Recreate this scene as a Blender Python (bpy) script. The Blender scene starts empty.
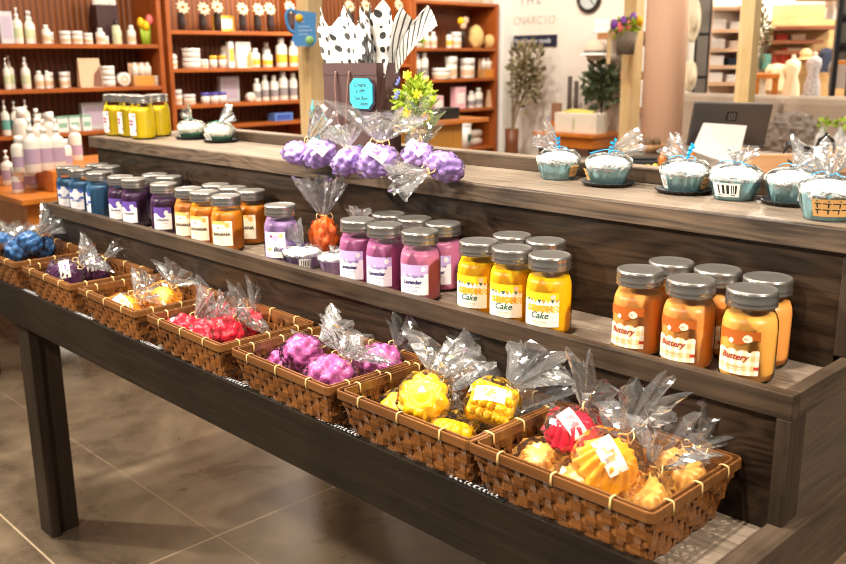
import bpy, bmesh, math, random
from mathutils import Vector, Matrix, Euler, noise
SC = bpy.context.scene
COL = SC.collection
PI = math.pi
rnd = random.Random(7)

# ------------------------------------------------------------------ materials
MATS = {}
def lin(r, g, b):
    f = lambda c: (c/255/12.92) if c/255 <= .04045 else ((c/255+.055)/1.055)**2.4
    return (f(r), f(g), f(b))
def nodes(name):
    m = bpy.data.materials.new(name); m.use_nodes = True
    nt = m.node_tree; b = nt.nodes['Principled BSDF']
    return m, nt, b
def mat(name, col, rough=.5, metal=0., coat=0., noise_amt=0., nscale=20., bump=0., bscale=60., spec=.5, sss=0., trans=0., emit=None, estr=0., sheen=0.):
    if name in MATS: return MATS[name]
    m, nt, b = nodes(name); L = nt.links.new
    b.inputs['Base Color'].default_value = (*col, 1); b.inputs['Roughness'].default_value = rough
    b.inputs['Metallic'].default_value = metal; b.inputs['Coat Weight'].default_value = coat; b.inputs['Coat Roughness'].default_value = .06
    b.inputs['Specular IOR Level'].default_value = spec
    if sss: b.inputs['Subsurface Weight'].default_value = sss; b.inputs['Subsurface Radius'].default_value = (.007, .0055, .004); b.inputs['Subsurface Scale'].default_value = 1.6
    if trans: b.inputs['Transmission Weight'].default_value = trans
    if emit: b.inputs['Emission Color'].default_value = (*emit, 1); b.inputs['Emission Strength'].default_value = estr
    if sheen: b.inputs['Sheen Weight'].default_value = sheen
    if noise_amt or bump:
        tc = nt.nodes.new('ShaderNodeTexCoord')
    if noise_amt:
        n = nt.nodes.new('ShaderNodeTexNoise'); n.inputs['Scale'].default_value = nscale; n.inputs['Detail'].default_value = 4
        L(tc.outputs['Object'], n.inputs['Vector'])
        mx = nt.nodes.new('ShaderNodeMix'); mx.data_type = 'RGBA'
        mx.inputs[6].default_value = (*[c*(1-noise_amt) for c in col], 1); mx.inputs[7].default_value = (*[min(1, c*(1+noise_amt)) for c in col], 1)
        L(n.outputs['Fac'], mx.inputs[0]); L(mx.outputs[2], b.inputs['Base Color'])
    if bump:
        n2 = nt.nodes.new('ShaderNodeTexNoise'); n2.inputs['Scale'].default_value = bscale; n2.inputs['Detail'].default_value = 3
        L(tc.outputs['Object'], n2.inputs['Vector'])
        bp = nt.nodes.new('ShaderNodeBump'); bp.inputs['Strength'].default_value = bump; bp.inputs['Distance'].default_value = .01
        L(n2.outputs['Fac'], bp.inputs['Height']); L(bp.outputs['Normal'], b.inputs['Normal'])
    MATS[name] = m; return m
def wood(name, c0, c1, axis='x', rough=.5, scale=1., ring=0., knots=False, lo=.3, hi=.72, fine=.30):
    """grain runs along axis (object coordinates; boards are modelled in place)"""
    if name in MATS: return MATS[name]
    m, nt, b = nodes(name); L = nt.links.new
    tc = nt.nodes.new('ShaderNodeTexCoord'); mp = nt.nodes.new('ShaderNodeMapping')
    s = {'x': (1.2, 26, 26), 'y': (26, 1.2, 26), 'z': (26, 26, 1.2)}[axis]
    mp.inputs['Scale'].default_value = [k*scale for k in s]
    L(tc.outputs['Object'], mp.inputs['Vector'])
    n = nt.nodes.new('ShaderNodeTexNoise'); n.inputs['Scale'].default_value = 1.6; n.inputs['Detail'].default_value = 6; n.inputs['Roughness'].default_value = .62; n.inputs['Distortion'].default_value = 1.2 + ring
    L(mp.outputs['Vector'], n.inputs['Vector'])
    n3 = nt.nodes.new('ShaderNodeTexNoise'); n3.inputs['Scale'].default_value = 5.; n3.inputs['Detail'].default_value = 3
    L(tc.outputs['Object'], n3.inputs['Vector'])
    add = nt.nodes.new('ShaderNodeMath'); add.operation = 'MULTIPLY_ADD'; add.inputs[1].default_value = .45
    L(n3.outputs['Fac'], add.inputs[0]); 
    sc = nt.nodes.new('ShaderNodeMath'); sc.operation = 'MULTIPLY'; sc.inputs[1].default_value = .6
    L(n.outputs['Fac'], sc.inputs[0]); L(sc.outputs[0], add.inputs[2])
    src = add.outputs[0]
    mpf = nt.nodes.new('ShaderNodeMapping'); mpf.inputs['Scale'].default_value = {'x': (5, 170, 170), 'y': (170, 5, 170), 'z': (170, 170, 5)}[axis]; L(tc.outputs['Object'], mpf.inputs['Vector'])
    nf = nt.nodes.new('ShaderNodeTexNoise'); nf.inputs['Scale'].default_value = 1.; nf.inputs['Detail'].default_value = 3; L(mpf.outputs['Vector'], nf.inputs['Vector'])
    fa = nt.nodes.new('ShaderNodeMath'); fa.operation = 'MULTIPLY_ADD'; fa.inputs[1].default_value = fine; L(nf.outputs['Fac'], fa.inputs[0])
    of = nt.nodes.new('ShaderNodeMath'); of.operation = 'SUBTRACT'; of.inputs[1].default_value = fine*.5; L(src, of.inputs[0]); L(of.outputs[0], fa.inputs[2]); src = fa.outputs[0]
    if ring:
        mp2 = nt.nodes.new('ShaderNodeMapping'); s2 = {'x': (2.2, 9, 9), 'y': (9, 2.2, 9), 'z': (9, 9, 2.2)}[axis]; mp2.inputs['Scale'].default_value = s2
        L(tc.outputs['Object'], mp2.inputs['Vector'])
        nz = nt.nodes.new('ShaderNodeTexNoise'); nz.inputs['Scale'].default_value = 1.; nz.inputs['Detail'].default_value = 1.5; nz.inputs['Distortion'].default_value = .8
        L(mp2.outputs['Vector'], nz.inputs['Vector'])
        w = nt.nodes.new('ShaderNodeMath'); w.operation = 'MULTIPLY'; w.inputs[1].default_value = 70
        L(nz.outputs['Fac'], w.inputs[0])
        sn = nt.nodes.new('ShaderNodeMath'); sn.operation = 'SINE'; L(w.outputs[0], sn.inputs[0])
        ma = nt.nodes.new('ShaderNodeMath'); ma.operation = 'MULTIPLY_ADD'; ma.inputs[1].default_value = .07*ring; L(sn.outputs[0], ma.inputs[0]); L(src, ma.inputs[2]); src = ma.outputs[0]
    cr = nt.nodes.new('ShaderNodeValToRGB'); cr.color_ramp.elements[0].position = lo; cr.color_ramp.elements[1].position = hi
    cr.color_ramp.elements[0].color = (*c0, 1); cr.color_ramp.elements[1].color = (*c1, 1)
    L(src, cr.inputs['Fac']); L(cr.outputs['Color'], b.inputs['Base Color'])
    b.inputs['Roughness'].default_value = rough
    bp = nt.nodes.new('ShaderNodeBump'); bp.inputs['Strength'].default_value = .15; bp.inputs['Distance'].default_value = .004
    L(n.outputs['Fac'], bp.inputs['Height']); L(bp.outputs['Normal'], b.inputs['Normal'])
    MATS[name] = m; return m
def thin_clear(name, tint=(1, 1, 1), base=.05, rough=.04, milky=0., fres=1.45, bump=0., bscale=40.):
    """thin clear film or jar wall: lets light through, reflects more at grazing angles"""
    if name in MATS: return MATS[name]
    m, nt, b = nodes(name); nt.nodes.remove(b); L = nt.links.new
    out = nt.nodes['Material Output']
    tr = nt.nodes.new('ShaderNodeBsdfTransparent'); tr.inputs[0].default_value = (*tint, 1)
    gl = nt.nodes.new('ShaderNodeBsdfGlossy'); gl.inputs['Roughness'].default_value = rough
    lw = nt.nodes.new('ShaderNodeFresnel'); lw.inputs['IOR'].default_value = fres
    if bump:
        tc = nt.nodes.new('ShaderNodeTexCoord'); n2 = nt.nodes.new('ShaderNodeTexNoise'); n2.inputs['Scale'].default_value = bscale; n2.inputs['Detail'].default_value = 2
        L(tc.outputs['Object'], n2.inputs['Vector'])
        bp = nt.nodes.new('ShaderNodeBump'); bp.inputs['Strength'].default_value = bump; bp.inputs['Distance'].default_value = .01
        L(n2.outputs['Fac'], bp.inputs['Height']); L(bp.outputs['Normal'], gl.inputs['Normal']); L(bp.outputs['Normal'], lw.inputs['Normal'])
    ad = nt.nodes.new('ShaderNodeMath'); ad.operation = 'ADD'; ad.use_clamp = True; ad.inputs[1].default_value = base; L(lw.outputs[0], ad.inputs[0])
    mx = nt.nodes.new('ShaderNodeMixShader'); L(ad.outputs[0], mx.inputs[0]); L(tr.outputs[0], mx.inputs[1]); L(gl.outputs[0], mx.inputs[2])
    last = mx
    if milky:
        df = nt.nodes.new('ShaderNodeBsdfDiffuse'); df.inputs[0].default_value = (.9, .9, .92, 1)
        m2 = nt.nodes.new('ShaderNodeMixShader'); m2.inputs[0].default_value = milky; L(mx.outputs[0], m2.inputs[1]); L(df.outputs[0], m2.inputs[2]); last = m2
    L(last.outputs[0], out.inputs['Surface'])
    MATS[name] = m; return m

# ------------------------------------------------------------------ mesh builder
class MB:
    def __init__(s): s.v = []; s.f = []; s.mi = []; s.sm = []
    def add(s, vs, fs, mi=0, smooth=False, M=None):
        o = len(s.v)
        s.v += [tuple(M @ Vector(p)) if M is not None else tuple(p) for p in vs]
        s.f += [tuple(i+o for i in f) for f in fs]; s.mi += [mi]*len(fs); s.sm += [smooth]*len(fs); return s
    def box(s, x0, x1, y0, y1, z0, z1, mi=0, M=None, bev=0.):
        if bev:
            bm = bmesh.new(); bmesh.ops.create_cube(bm, size=1)
            for v in bm.verts: v.co = Vector(((x0+x1)/2+v.co.x*(x1-x0), (y0+y1)/2+v.co.y*(y1-y0), (z0+z1)/2+v.co.z*(z1-z0)))
            bmesh.ops.bevel(bm, geom=bm.edges[:], offset=bev, segments=2, profile=.5, affect='EDGES')
            s.bm(bm, mi, False, M); return s
        v = [(x, y, z) for z in (z0, z1) for y in (y0, y1) for x in (x0, x1)]
        f = [(0, 2, 3, 1), (4, 5, 7, 6), (0, 1, 5, 4), (2, 6, 7, 3), (0, 4, 6, 2), (1, 3, 7, 5)]
        return s.add(v, f, mi, False, M)
    def bm(s, bm, mi=0, smooth=False, M=None):
        bm.verts.index_update()
        s.add([tuple(v.co) for v in bm.verts], [tuple(v.index for v in f.verts) for f in bm.faces], mi, smooth, M); bm.free(); return s
    def lathe(s, prof, n=32, mi=0, smooth=True, M=None, rf=None, cap0=False, cap1=False):
        """prof: (r,z) list; rf(angle, i) scales the radius"""
        v = []; f = []
        for i, (r, z) in enumerate(prof):
            for k in range(n):
                a = 2*PI*k/n; q = r*(rf(a, i) if rf else 1)
                v.append((q*math.cos(a), q*math.sin(a), z))
        for i in range(len(prof)-1):
            for k in range(n):
                f.append((i*n+k, i*n+(k+1) % n, (i+1)*n+(k+1) % n, (i+1)*n+k))
        if cap0: f.append(tuple(reversed(range(n))))
        if cap1: f.append(tuple(range((len(prof)-1)*n, len(prof)*n)))
        return s.add(v, f, mi, smooth, M)
    def tube(s, pts, r, n=8, mi=0, smooth=True, M=None, closed=False, caps=True):
        pts = [Vector(p) for p in pts]; N = len(pts); v = []; f = []
        rr = r if isinstance(r, (list, tuple)) else [r]*N
        up = None
        for i, p in enumerate(pts):
            t = (pts[(i+1) % N]-pts[i-1]) if closed else (pts[min(i+1, N-1)]-pts[max(i-1, 0)])
            if t.length < 1e-9: t = Vector((0, 0, 1))
            t.normalize()
            if up is None: up = t.orthogonal().normalized()
            up = (up - t*up.dot(t))
            if up.length < 1e-6: up = t.orthogonal()
            up.normalize(); w = t.cross(up)
            for k in range(n):
                a = 2*PI*k/n; v.append(tuple(p+(up*math.cos(a)+w*math.sin(a))*rr[i]))
        for i in range(N if closed else N-1):
            j = (i+1) % N
            for k in range(n): f.append((i*n+k, i*n+(k+1) % n, j*n+(k+1) % n, j*n+k))
        if caps and not closed: f.append(tuple(reversed(range(n)))); f.append(tuple(range((N-1)*n, N*n)))
        return s.add(v, f, mi, smooth, M)
    def prism(s, poly, z0, z1, mi=0, M=None):
        n = len(poly)
        v = [(x, y, z0) for x, y in poly]+[(x, y, z1) for x, y in poly]
        f = [tuple(reversed(range(n))), tuple(range(n, 2*n))]+[(i, (i+1) % n, n+(i+1) % n, n+i) for i in range(n)]
        return s.add(v, f, mi, False, M)
    def blob(s, a, b, c, sub=2, amp=0., freq=8., seed=0, mi=0, smooth=True, M=None, fn=None):
        bm = bmesh.new(); bmesh.ops.create_icosphere(bm, subdivisions=sub, radius=1)
        for v in bm.verts:
            d = v.co.normalized(); k = 1+(amp*noise.noise(d*freq+Vector((seed*3.1, seed*1.7, seed))) if amp else 0)
            if fn: k *= fn(d)
            v.co = Vector((d.x*a*k, d.y*b*k, d.z*c*k))
        return s.bm(bm, mi, smooth, M)
    def mesh(s, name, mats):
        me = bpy.data.meshes.new(name); me.from_pydata(s.v, [], s.f)
        for m in (mats if isinstance(mats, (list, tuple)) else [mats]): me.materials.append(m)
        me.polygons.foreach_set('material_index', s.mi); me.polygons.foreach_set('use_smooth', s.sm)
        me.update(); return me
def T(x, y, z): return Matrix.Translation((x, y, z))
def Rz(a): return Matrix.Rotation(a, 4, 'Z')
def Rx(a): return Matrix.Rotation(a, 4, 'X')
def Ry(a): return Matrix.Rotation(a, 4, 'Y')
def align(d):
    """rotation taking +Z to direction d"""
    return Vector((0, 0, 1)).rotation_difference(Vector(d).normalized()).to_matrix().to_4x4()

# ------------------------------------------------------------------ objects
def link(o, parent=None):
    COL.objects.link(o)
    if parent is not None: o.parent = parent
    return o
def part(name, mb, mats, parent):
    me = mb if isinstance(mb, bpy.types.Mesh) else mb.mesh(name, mats)
    return link(bpy.data.objects.new(name, me), parent)
def tag(o, label, cat, group=None):
    o['label'] = label; o['category'] = cat
    if group: o['group'] = group
    return o
def thing(name, label, cat, loc=(0, 0, 0), rz=0, group=None):
    o = bpy.data.objects.new(name, None); o.empty_display_size = .02; o.location = loc; o.rotation_euler = (0, 0, rz)
    link(o); return tag(o, label, cat, group)
def single(name, mb, mats, label, cat, group=None, loc=(0, 0, 0), rz=0):
    o = part(name, mb, mats, None); o.location = loc; o.rotation_euler = (0, 0, rz)
    return tag(o, label, cat, group)
def struct(name, mb, mats):
    o = part(name, mb, mats, None); o['kind'] = 'structure'; return o
def dup(root, loc, rz, label, group=None):
    r = root.copy(); COL.objects.link(r); r.location = loc; r.rotation_euler = (0, 0, rz); r['label'] = label
    if group: r['group'] = group
    for ch in list(root.children):
        c = ch.copy(); COL.objects.link(c); c.parent = r
        for g in ch.children:
            e = g.copy(); COL.objects.link(e); e.parent = c
    return r
def text_mesh(s, size, shear=0., bold=0.):
    cu = bpy.data.curves.new('lettering', 'FONT'); cu.body = s; cu.size = size; cu.shear = shear; cu.align_x = 'CENTER'; cu.align_y = 'CENTER'; cu.offset = bold; cu.resolution_u = 3
    o = bpy.data.objects.new('lettering', cu); COL.objects.link(o)
    dg = bpy.context.evaluated_depsgraph_get(); dg.update()
    me = bpy.data.meshes.new_from_object(o.evaluated_get(dg)); bpy.data.objects.remove(o); bpy.data.curves.remove(cu)
    return [tuple(v.co) for v in me.vertices], [tuple(p.vertices) for p in me.polygons]
ORD = ['first', 'second', 'third', 'fourth', 'fifth', 'sixth', 'seventh', 'eighth', 'ninth', 'tenth']
BAGS = {'amber': [('tart', 'amber', (-1.677, -0.163, 0.89), 0.042, (-1.667, -0.112, 0.92), 0.04), ('tart', 'amber', (-1.642, -0.07, 0.9), 0.042, (-1.65, -0.023, 0.95), 0.045),
           ('tart', 'amber', (-1.715, -0.082, 0.875), 0.036, (-1.73, -0.053, 0.917), 0.03)],
 'blue': [('berry', 'blue', (-2.511, -0.114, 0.91), 0.042, (-2.535, -0.083, 0.962), 0.045), ('berry', 'blue', (-2.495, -0.077, 0.93), 0.042, (-2.485, -0.001, 0.991), 0.045),
          ('berry', 'blue', (-2.523, -0.016, 0.9), 0.04, (-2.524, 0.037, 0.947), 0.05), ('berry', 'blue', (-2.481, 0.049, 0.91), 0.042, (-2.513, 0.084, 0.976), 0.05),
          ('berry', 'blue', (-2.665, -0.102, 0.91), 0.04, (-2.675, -0.078, 0.943), 0.03)],
 'magenta': [('berry', 'magenta', (-0.935, -0.145, 0.93), 0.04, (-0.908, -0.069, 0.963), 0.045), ('berry', 'magenta', (-0.81, -0.175, 0.92), 0.045, (-0.81, -0.119, 0.971), 0.05),
             ('berry', 'magenta', (-0.822, -0.032, 0.91), 0.042, (-0.807, 0.036, 0.953), 0.05), ('berry', 'magenta', (-1.049, -0.13, 0.88), 0.036, (-1.032, -0.08, 0.91), 0.03)],
 'orange': [('tart', 'red', (-0.282, -0.122, 0.955), 0.04, (-0.285, -0.07, 0.982), 0.05), ('tart', 'amber', (-0.186, -0.161, 0.945), 0.047, (-0.199, -0.085, 0.99), 0.06),
            ('tart', 'peach', (-0.34, -0.128, 0.885), 0.04, (-0.333, -0.083, 0.928), 0.03), ('tart', 'peach', (-0.251, -0.148, 0.885), 0.04, (-0.236, -0.113, 0.898), 0.03),
            ('tart', 'peach', (-0.153, -0.133, 0.895), 0.045, (-0.15, -0.067, 0.951), 0.055), ('tart', 'peach', (-0.147, -0.032, 0.9), 0.045, (-0.138, 0.04, 0.952), 0.06)],
 'plum': [('tart', 'plum', (-2.04, -0.155, 0.92), 0.044, (-2.019, -0.083, 0.959), 0.04), ('tart', 'plum', (-2.104, -0.049, 0.91), 0.042, (-2.079, 0.039, 0.962), 0.045),
          ('tart', 'plum', (-2.172, 0.046, 0.89), 0.042, (-2.212, 0.055, 0.928), 0.04)],
 'red': [('berry', 'red', (-1.358, -0.173, 0.895), 0.04, (-1.343, -0.104, 0.942), 0.04), ('berry', 'red', (-1.274, -0.168, 0.895), 0.042, (-1.269, -0.107, 0.948), 0.045),
         ('berry', 'red', (-1.254, -0.127, 0.9), 0.042, (-1.25, -0.065, 0.938), 0.05), ('berry', 'red', (-1.335, -0.035, 0.885), 0.04, (-1.325, 0.024, 0.918), 0.04),
         ('berry', 'red', (-1.318, 0.006, 0.885), 0.04, (-1.305, 0.067, 0.916), 0.045)],
 'yellow': [('flower', 'yellow', (-0.572, -0.157, 0.935), 0.043, (-0.581, -0.101, 0.996), 0.045), ('block', 'yellow', (-0.469, -0.095, 0.935), 0.042, (-0.451, -0.013, 0.987), 0.05),
            ('flower', 'yellow', (-0.651, -0.137, 0.885), 0.04, (-0.611, -0.022, 0.951), 0.035), ('flower', 'yellow', (-0.516, -0.146, 0.885), 0.04, (-0.445, 0.018, 0.932), 0.05),
            ('flower', 'yellow', (-0.579, -0.142, 0.88), 0.036, (-0.562, -0.09, 0.915), 0.03)]}
LAV = [((-1.334, 0.162, 1.285), 0.042, (-1.314, 0.233, 1.348), 0.04), ((-1.25, 0.161, 1.288), 0.046, (-1.235, 0.187, 1.318), 0.02), ((-1.098, 0.128, 1.288), 0.045, (-1.098, 0.115, 1.331), 0.03),
 ((-1.008, 0.132, 1.292), 0.05, (-1.009, 0.147, 1.377), 0.06), ((-1.097, 0.338, 1.285), 0.042, (-1.14, 0.39, 1.347), 0.05), ((-0.856, 0.187, 1.288), 0.045, (-0.889, 0.101, 1.265), 0.03)]
PROD = {'A1': [('print_box', 0.997, 0.067, 0.195), ('pump', 1.07, 0.061, 0.221), ('pump', 1.136, 0.05, 0.204), ('pump', 1.186, 0.056, 0.205), ('bottle', 1.244, 0.057, 0.119),
        ('tub', 1.299, 0.057, 0.076), ('tub', 1.363, 0.07, 0.083), ('tub', 1.442, 0.071, 0.084), ('tub', 1.515, 0.058, 0.071), ('bottle', 1.598, 0.065, 0.105),
        ('mini_bag', 1.686, 0.164, 0.362), ('tub', 1.63, 0.046, 0.053), ('green_bottle', 1.711, 0.06, 0.159), ('bottle', 1.766, 0.06, 0.127), ('bottle', 1.816, 0.06, 0.127),
        ('bottle', 1.867, 0.061, 0.121), ('tulips', 1.921, 0.095, 0.203), ('bag_small', 2.005, 0.062, 0.075)],
 'A2': [('pump', 0.973, 0.043, 0.196), ('pump', 1.027, 0.056, 0.21), ('pump', 1.087, 0.056, 0.199), ('pump', 1.13, 0.05, 0.194), ('bottle', 1.17, 0.057, 0.113),
        ('bottle', 1.221, 0.038, 0.114), ('tub', 1.271, 0.051, 0.102), ('tub', 1.323, 0.051, 0.103), ('tub', 1.382, 0.058, 0.103), ('pouch', 1.499, 0.131, 0.19),
        ('tub_stack', 1.627, 0.093, 0.139), ('round_tin', 1.731, 0.087, 0.094), ('gift_box', 1.866, 0.136, 0.164), ('tub', 1.981, 0.055, 0.069)],
 'A3': [('teal_pump', 0.935, 0.056, 0.223), ('teal_pump', 0.995, 0.056, 0.212), ('teal_pump', 1.063, 0.057, 0.22), ('tub', 1.134, 0.051, 0.127), ('tub', 1.191, 0.051, 0.128),
        ('soap_box', 1.28, 0.077, 0.09), ('soap_box', 1.359, 0.078, 0.091), ('soap_box', 1.44, 0.066, 0.092), ('print_box', 1.54, 0.146, 0.179), ('teal_bottle', 1.969, 0.063, 0.139)],
 'B1': [('vase', 2.201, 0.063, 0.188), ('vase', 2.367, 0.064, 0.181), ('vase', 2.49, 0.065, 0.201), ('yellow_box', 2.595, 0.124, 0.116), ('vase', 2.7, 0.066, 0.191),
        ('vase', 2.831, 0.067, 0.19), ('vase', 2.948, 0.068, 0.199), ('vase', 3.133, 0.069, 0.222)],
 'B2': [('tub', 2.115, 0.056, 0.091), ('tub', 2.162, 0.056, 0.105), ('tub_stack', 2.258, 0.134, 0.142), ('tin', 2.359, 0.064, 0.064), ('yellow_tin', 2.434, 0.058, 0.09),
        ('yellow_tin', 2.509, 0.058, 0.091), ('yellow_carton', 2.58, 0.073, 0.19), ('bottle_dark', 2.584, 0.059, 0.205), ('kraft_pouch', 2.691, 0.111, 0.192),
        ('bottle', 2.795, 0.075, 0.142), ('bottle', 2.903, 0.083, 0.125), ('lotion', 2.96, 0.068, 0.19), ('lotion', 3.035, 0.092, 0.222), ('lotion', 3.147, 0.077, 0.205)],
 'B3': [('tub', 2.133, 0.056, 0.106), ('tub', 2.219, 0.093, 0.071), ('indigo_tin', 2.349, 0.065, 0.079), ('indigo_tin', 2.424, 0.065, 0.08), ('indigo_tin', 2.491, 0.066, 0.081),
        ('print_box', 2.605, 0.141, 0.192), ('round_tin', 2.733, 0.068, 0.068), ('lotion', 2.798, 0.06, 0.174), ('lotion', 2.871, 0.061, 0.198), ('lotion', 2.954, 0.069, 0.192),
        ('lotion', 3.039, 0.077, 0.224), ('lotion', 3.134, 0.07, 0.21)],
 'B4': [('blue_box', 2.999, 0.147, 0.062)],
 'C1': [('vase', 3.73, 0.073, 0.243), ('vase', 3.89, 0.074, 0.255), ('vase', 4.272, 0.085, 0.272)],
 'C2': [('lotion', 3.625, 0.073, 0.194), ('tub', 4.115, 0.085, 0.136)],
 'D1': [('green_pot', 4.494, 0.096, 0.079), ('bottle', 4.592, 0.07, 0.141), ('bottle', 4.679, 0.071, 0.142), ('bottle_dark', 4.883, 0.072, 0.153), ('candle_cup', 4.974, 0.1, 0.145),
        ('flower_vase', 5.066, 0.073, 0.292), ('sponge', 5.242, 0.167, 0.213), ('sponge', 5.424, 0.151, 0.132)],
 'D2': [('lotion', 4.479, 0.07, 0.228), ('lotion', 4.565, 0.079, 0.247), ('tub', 4.779, 0.18, 0.099), ('candle_cup', 4.908, 0.118, 0.2), ('candle_cup', 5.122, 0.148, 0.185),
        ('gift_box', 5.399, 0.161, 0.189)],
 'D3': [('pink_box', 5.001, 0.12, 0.203), ('lotion', 5.178, 0.084, 0.159), ('lotion', 5.275, 0.094, 0.189), ('pouch', 5.46, 0.096, 0.163)],
 'D4': [('towel', 5.322, 0.192, 0.077), ('towel', 5.438, 0.194, 0.077)]}
# ------------------------------------------------------------------ palette
GREY_WOOD = dict(c0=(.105, .085, .070), c1=(.235, .195, .165))
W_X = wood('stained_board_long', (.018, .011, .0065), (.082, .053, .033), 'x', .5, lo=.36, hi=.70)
W_Y = wood('stained_board_cross', (.030, .020, .013), (.110, .076, .051), 'y', .5)
W_Z = wood('stained_board_upright', (.013, .0085, .0055), (.055, .037, .025), 'z', .5)
PLY = wood('stained_plywood', (.009, .005, .0028), (.042, .025, .0145), 'x', .42, ring=1.3, lo=.34, hi=.70)
PLY_Y = wood('stained_plywood_end', (.048, .033, .022), (.100, .071, .049), 'y', .45, ring=.5)
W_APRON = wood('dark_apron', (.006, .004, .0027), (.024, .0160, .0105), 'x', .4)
ORANGE_X = wood('orange_shelf_wood', lin(136, 66, 20), lin(196, 106, 44), 'y', .38)
ORANGE_Z = wood('orange_upright_wood', lin(122, 58, 18), lin(184, 96, 38), 'z', .4)
PINE = wood('pale_pine', lin(212, 174, 112), lin(246, 218, 168), 'z', .55)
TABLE_W = wood('honey_table_wood', lin(176, 92, 26), lin(226, 138, 52), 'y', .4)

TOPW = wood('stained_top_board_lit', (.105, .077, .055), (.285, .224, .170), 'x', .42, ring=.5, lo=.34, hi=.70)  # lighter than the front lips: stronger light on upward faces put into colour
for w_ in (W_X, W_Y, W_Z, PLY, W_APRON): w_.node_tree.nodes['Principled BSDF'].inputs['Specular IOR Level'].default_value = .22
# ------------------------------------------------------------------ room
def floor_mat():
    m, nt, b = nodes('polished_concrete'); L = nt.links.new
    tc = nt.nodes.new('ShaderNodeTexCoord')
    n = nt.nodes.new('ShaderNodeTexNoise'); n.inputs['Scale'].default_value = 2.4; n.inputs['Detail'].default_value = 10; n.inputs['Roughness'].default_value = .68; n.inputs['Distortion'].default_value = .4
    L(tc.outputs['Object'], n.inputs['Vector'])
    cr = nt.nodes.new('ShaderNodeValToRGB'); cr.color_ramp.elements[0].position = .3; cr.color_ramp.elements[1].position = .72
    cr.color_ramp.elements[0].color = (.052, .038, .025, 1); cr.color_ramp.elements[1].color = (.235, .178, .118, 1)
    L(n.outputs['Fac'], cr.inputs['Fac'])
    # saw-cut joints
    sx = nt.nodes.new('ShaderNodeSeparateXYZ'); L(tc.outputs['Object'], sx.inputs[0])
    def joint(sock, off, pitch, w):
        a = nt.nodes.new('ShaderNodeMath'); a.operation = 'SUBTRACT'; a.inputs[1].default_value = off; L(sock, a.inputs[0])
        p = nt.nodes.new('ShaderNodeMath'); p.operation = 'PINGPONG'; p.inputs[1].default_value = pitch/2; L(a.outputs[0], p.inputs[0])
        c = nt.nodes.new('ShaderNodeMath'); c.operation = 'LESS_THAN'; c.inputs[1].default_value = w; L(p.outputs[0], c.inputs[0]); return c.outputs[0]
    j1 = joint(sx.outputs['X'], -1.9, 2.7, .003); j2a = joint(sx.outputs['Y'], .19, 3.6, .0009); j2b = joint(sx.outputs['Y'], -.258, 3.6, .003)
    j2 = nt.nodes.new('ShaderNodeMath'); j2.operation = 'MAXIMUM'; L(j2a, j2.inputs[0]); L(j2b, j2.inputs[1]); j2 = j2.outputs[0]
    mxx = nt.nodes.new('ShaderNodeMath'); mxx.operation = 'MAXIMUM'; L(j1, mxx.inputs[0]); L(j2, mxx.inputs[1])
    mx = nt.nodes.new('ShaderNodeMix'); mx.data_type = 'RGBA'; L(mxx.outputs[0], mx.inputs[0]); L(cr.outputs['Color'], mx.inputs[6]); mx.inputs[7].default_value = (.46, .36, .24, 1)
    L(mx.outputs[2], b.inputs['Base Color'])
    rr = nt.nodes.new('ShaderNodeMapRange'); rr.inputs['To Min'].default_value = .16; rr.inputs['To Max'].default_value = .42; L(n.outputs['Fac'], rr.inputs['Value']); L(rr.outputs[0], b.inputs['Roughness'])
    return m
struct('floor', MB().box(-5.75, 3.0, -3.2, 9.2, -.05, 0), floor_mat())
PLASTER = mat('cream_plaster', lin(236, 226, 216), .7, noise_amt=.03, nscale=3)
WHITE_TRIM = mat('white_trim_paint', lin(246, 244, 240), .5)
TAN_WALL = mat('tan_wall_paint', lin(206, 178, 132), .7, noise_amt=.05, nscale=2)
struct('wall_left', MB().box(-5.75, -5.65, -3.2, 5.75, 0, 3.3), mat('warm_wall_paint', lin(214, 196, 172), .7))
struct('wall_back', MB().box(-5.75, -3.62, 5.65, 5.75, 0, 3.3), PLASTER)
struct('wall_far', MB().box(-5.75, 3.0, 9.1, 9.2, 0, 3.3), TAN_WALL)
struct('wall_jog', MB().box(-3.72, -3.62, 5.75, 9.1, 0, 3.3), PLASTER)
struct('trim_1', MB().box(-5.40, -5.27, 5.50, 5.648, 0, 3.3, bev=.006), WHITE_TRIM)
struct('baseboard_back', MB().box(-5.26, -3.62, 5.632, 5.65, 0, .1), WHITE_TRIM)

# ------------------------------------------------------------------ tiered display stand
stand = thing('display_stand', 'dark-stained wooden three-tier display stand holding jars and baskets', 'display stand', (0, 0, 0))
XL, XR = -2.546, 0.0
# bottom tier: apron, surface, end rail, legs
part('front_apron', MB().box(-2.62, XR+.0174, -.2204, -.2010, .726, .8454, bev=.002), W_APRON, stand)
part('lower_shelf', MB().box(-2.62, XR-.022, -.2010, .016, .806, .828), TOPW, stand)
part('end_rail', MB().box(-.022, .0174, -.2010, 1.13, .806, .8474, bev=.002), W_Y, stand)
part('end_rail', MB().box(-.004, .0124, -.2010, 1.13, .716, .8055, bev=.002), W_Y, stand)
part('end_rail', MB().box(-2.62, -2.585, -.2010, 1.13, .726, .8054, bev=.002), W_Y, stand)
def leg(x, y, sy):
    m = MB().box(x, x+.0908, y, y+.03*sy if sy > 0 else y, 0, .7255, bev=.002) if sy > 0 else MB().box(x, x+.0908, y-.03, y, 0, .7255, bev=.002)
    ya, yb = (y+.03, y+.10) if sy > 0 else (y-.10, y-.03)
    m.box(x, x+.07, ya, yb, 0, .7255, bev=.002)
    part('leg', m, W_Z, stand)
leg(-2.354, -.199, 1); leg(-.15, -.199, 1); leg(-2.354, 1.128, -1); leg(-.15, 1.128, -1)
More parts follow.
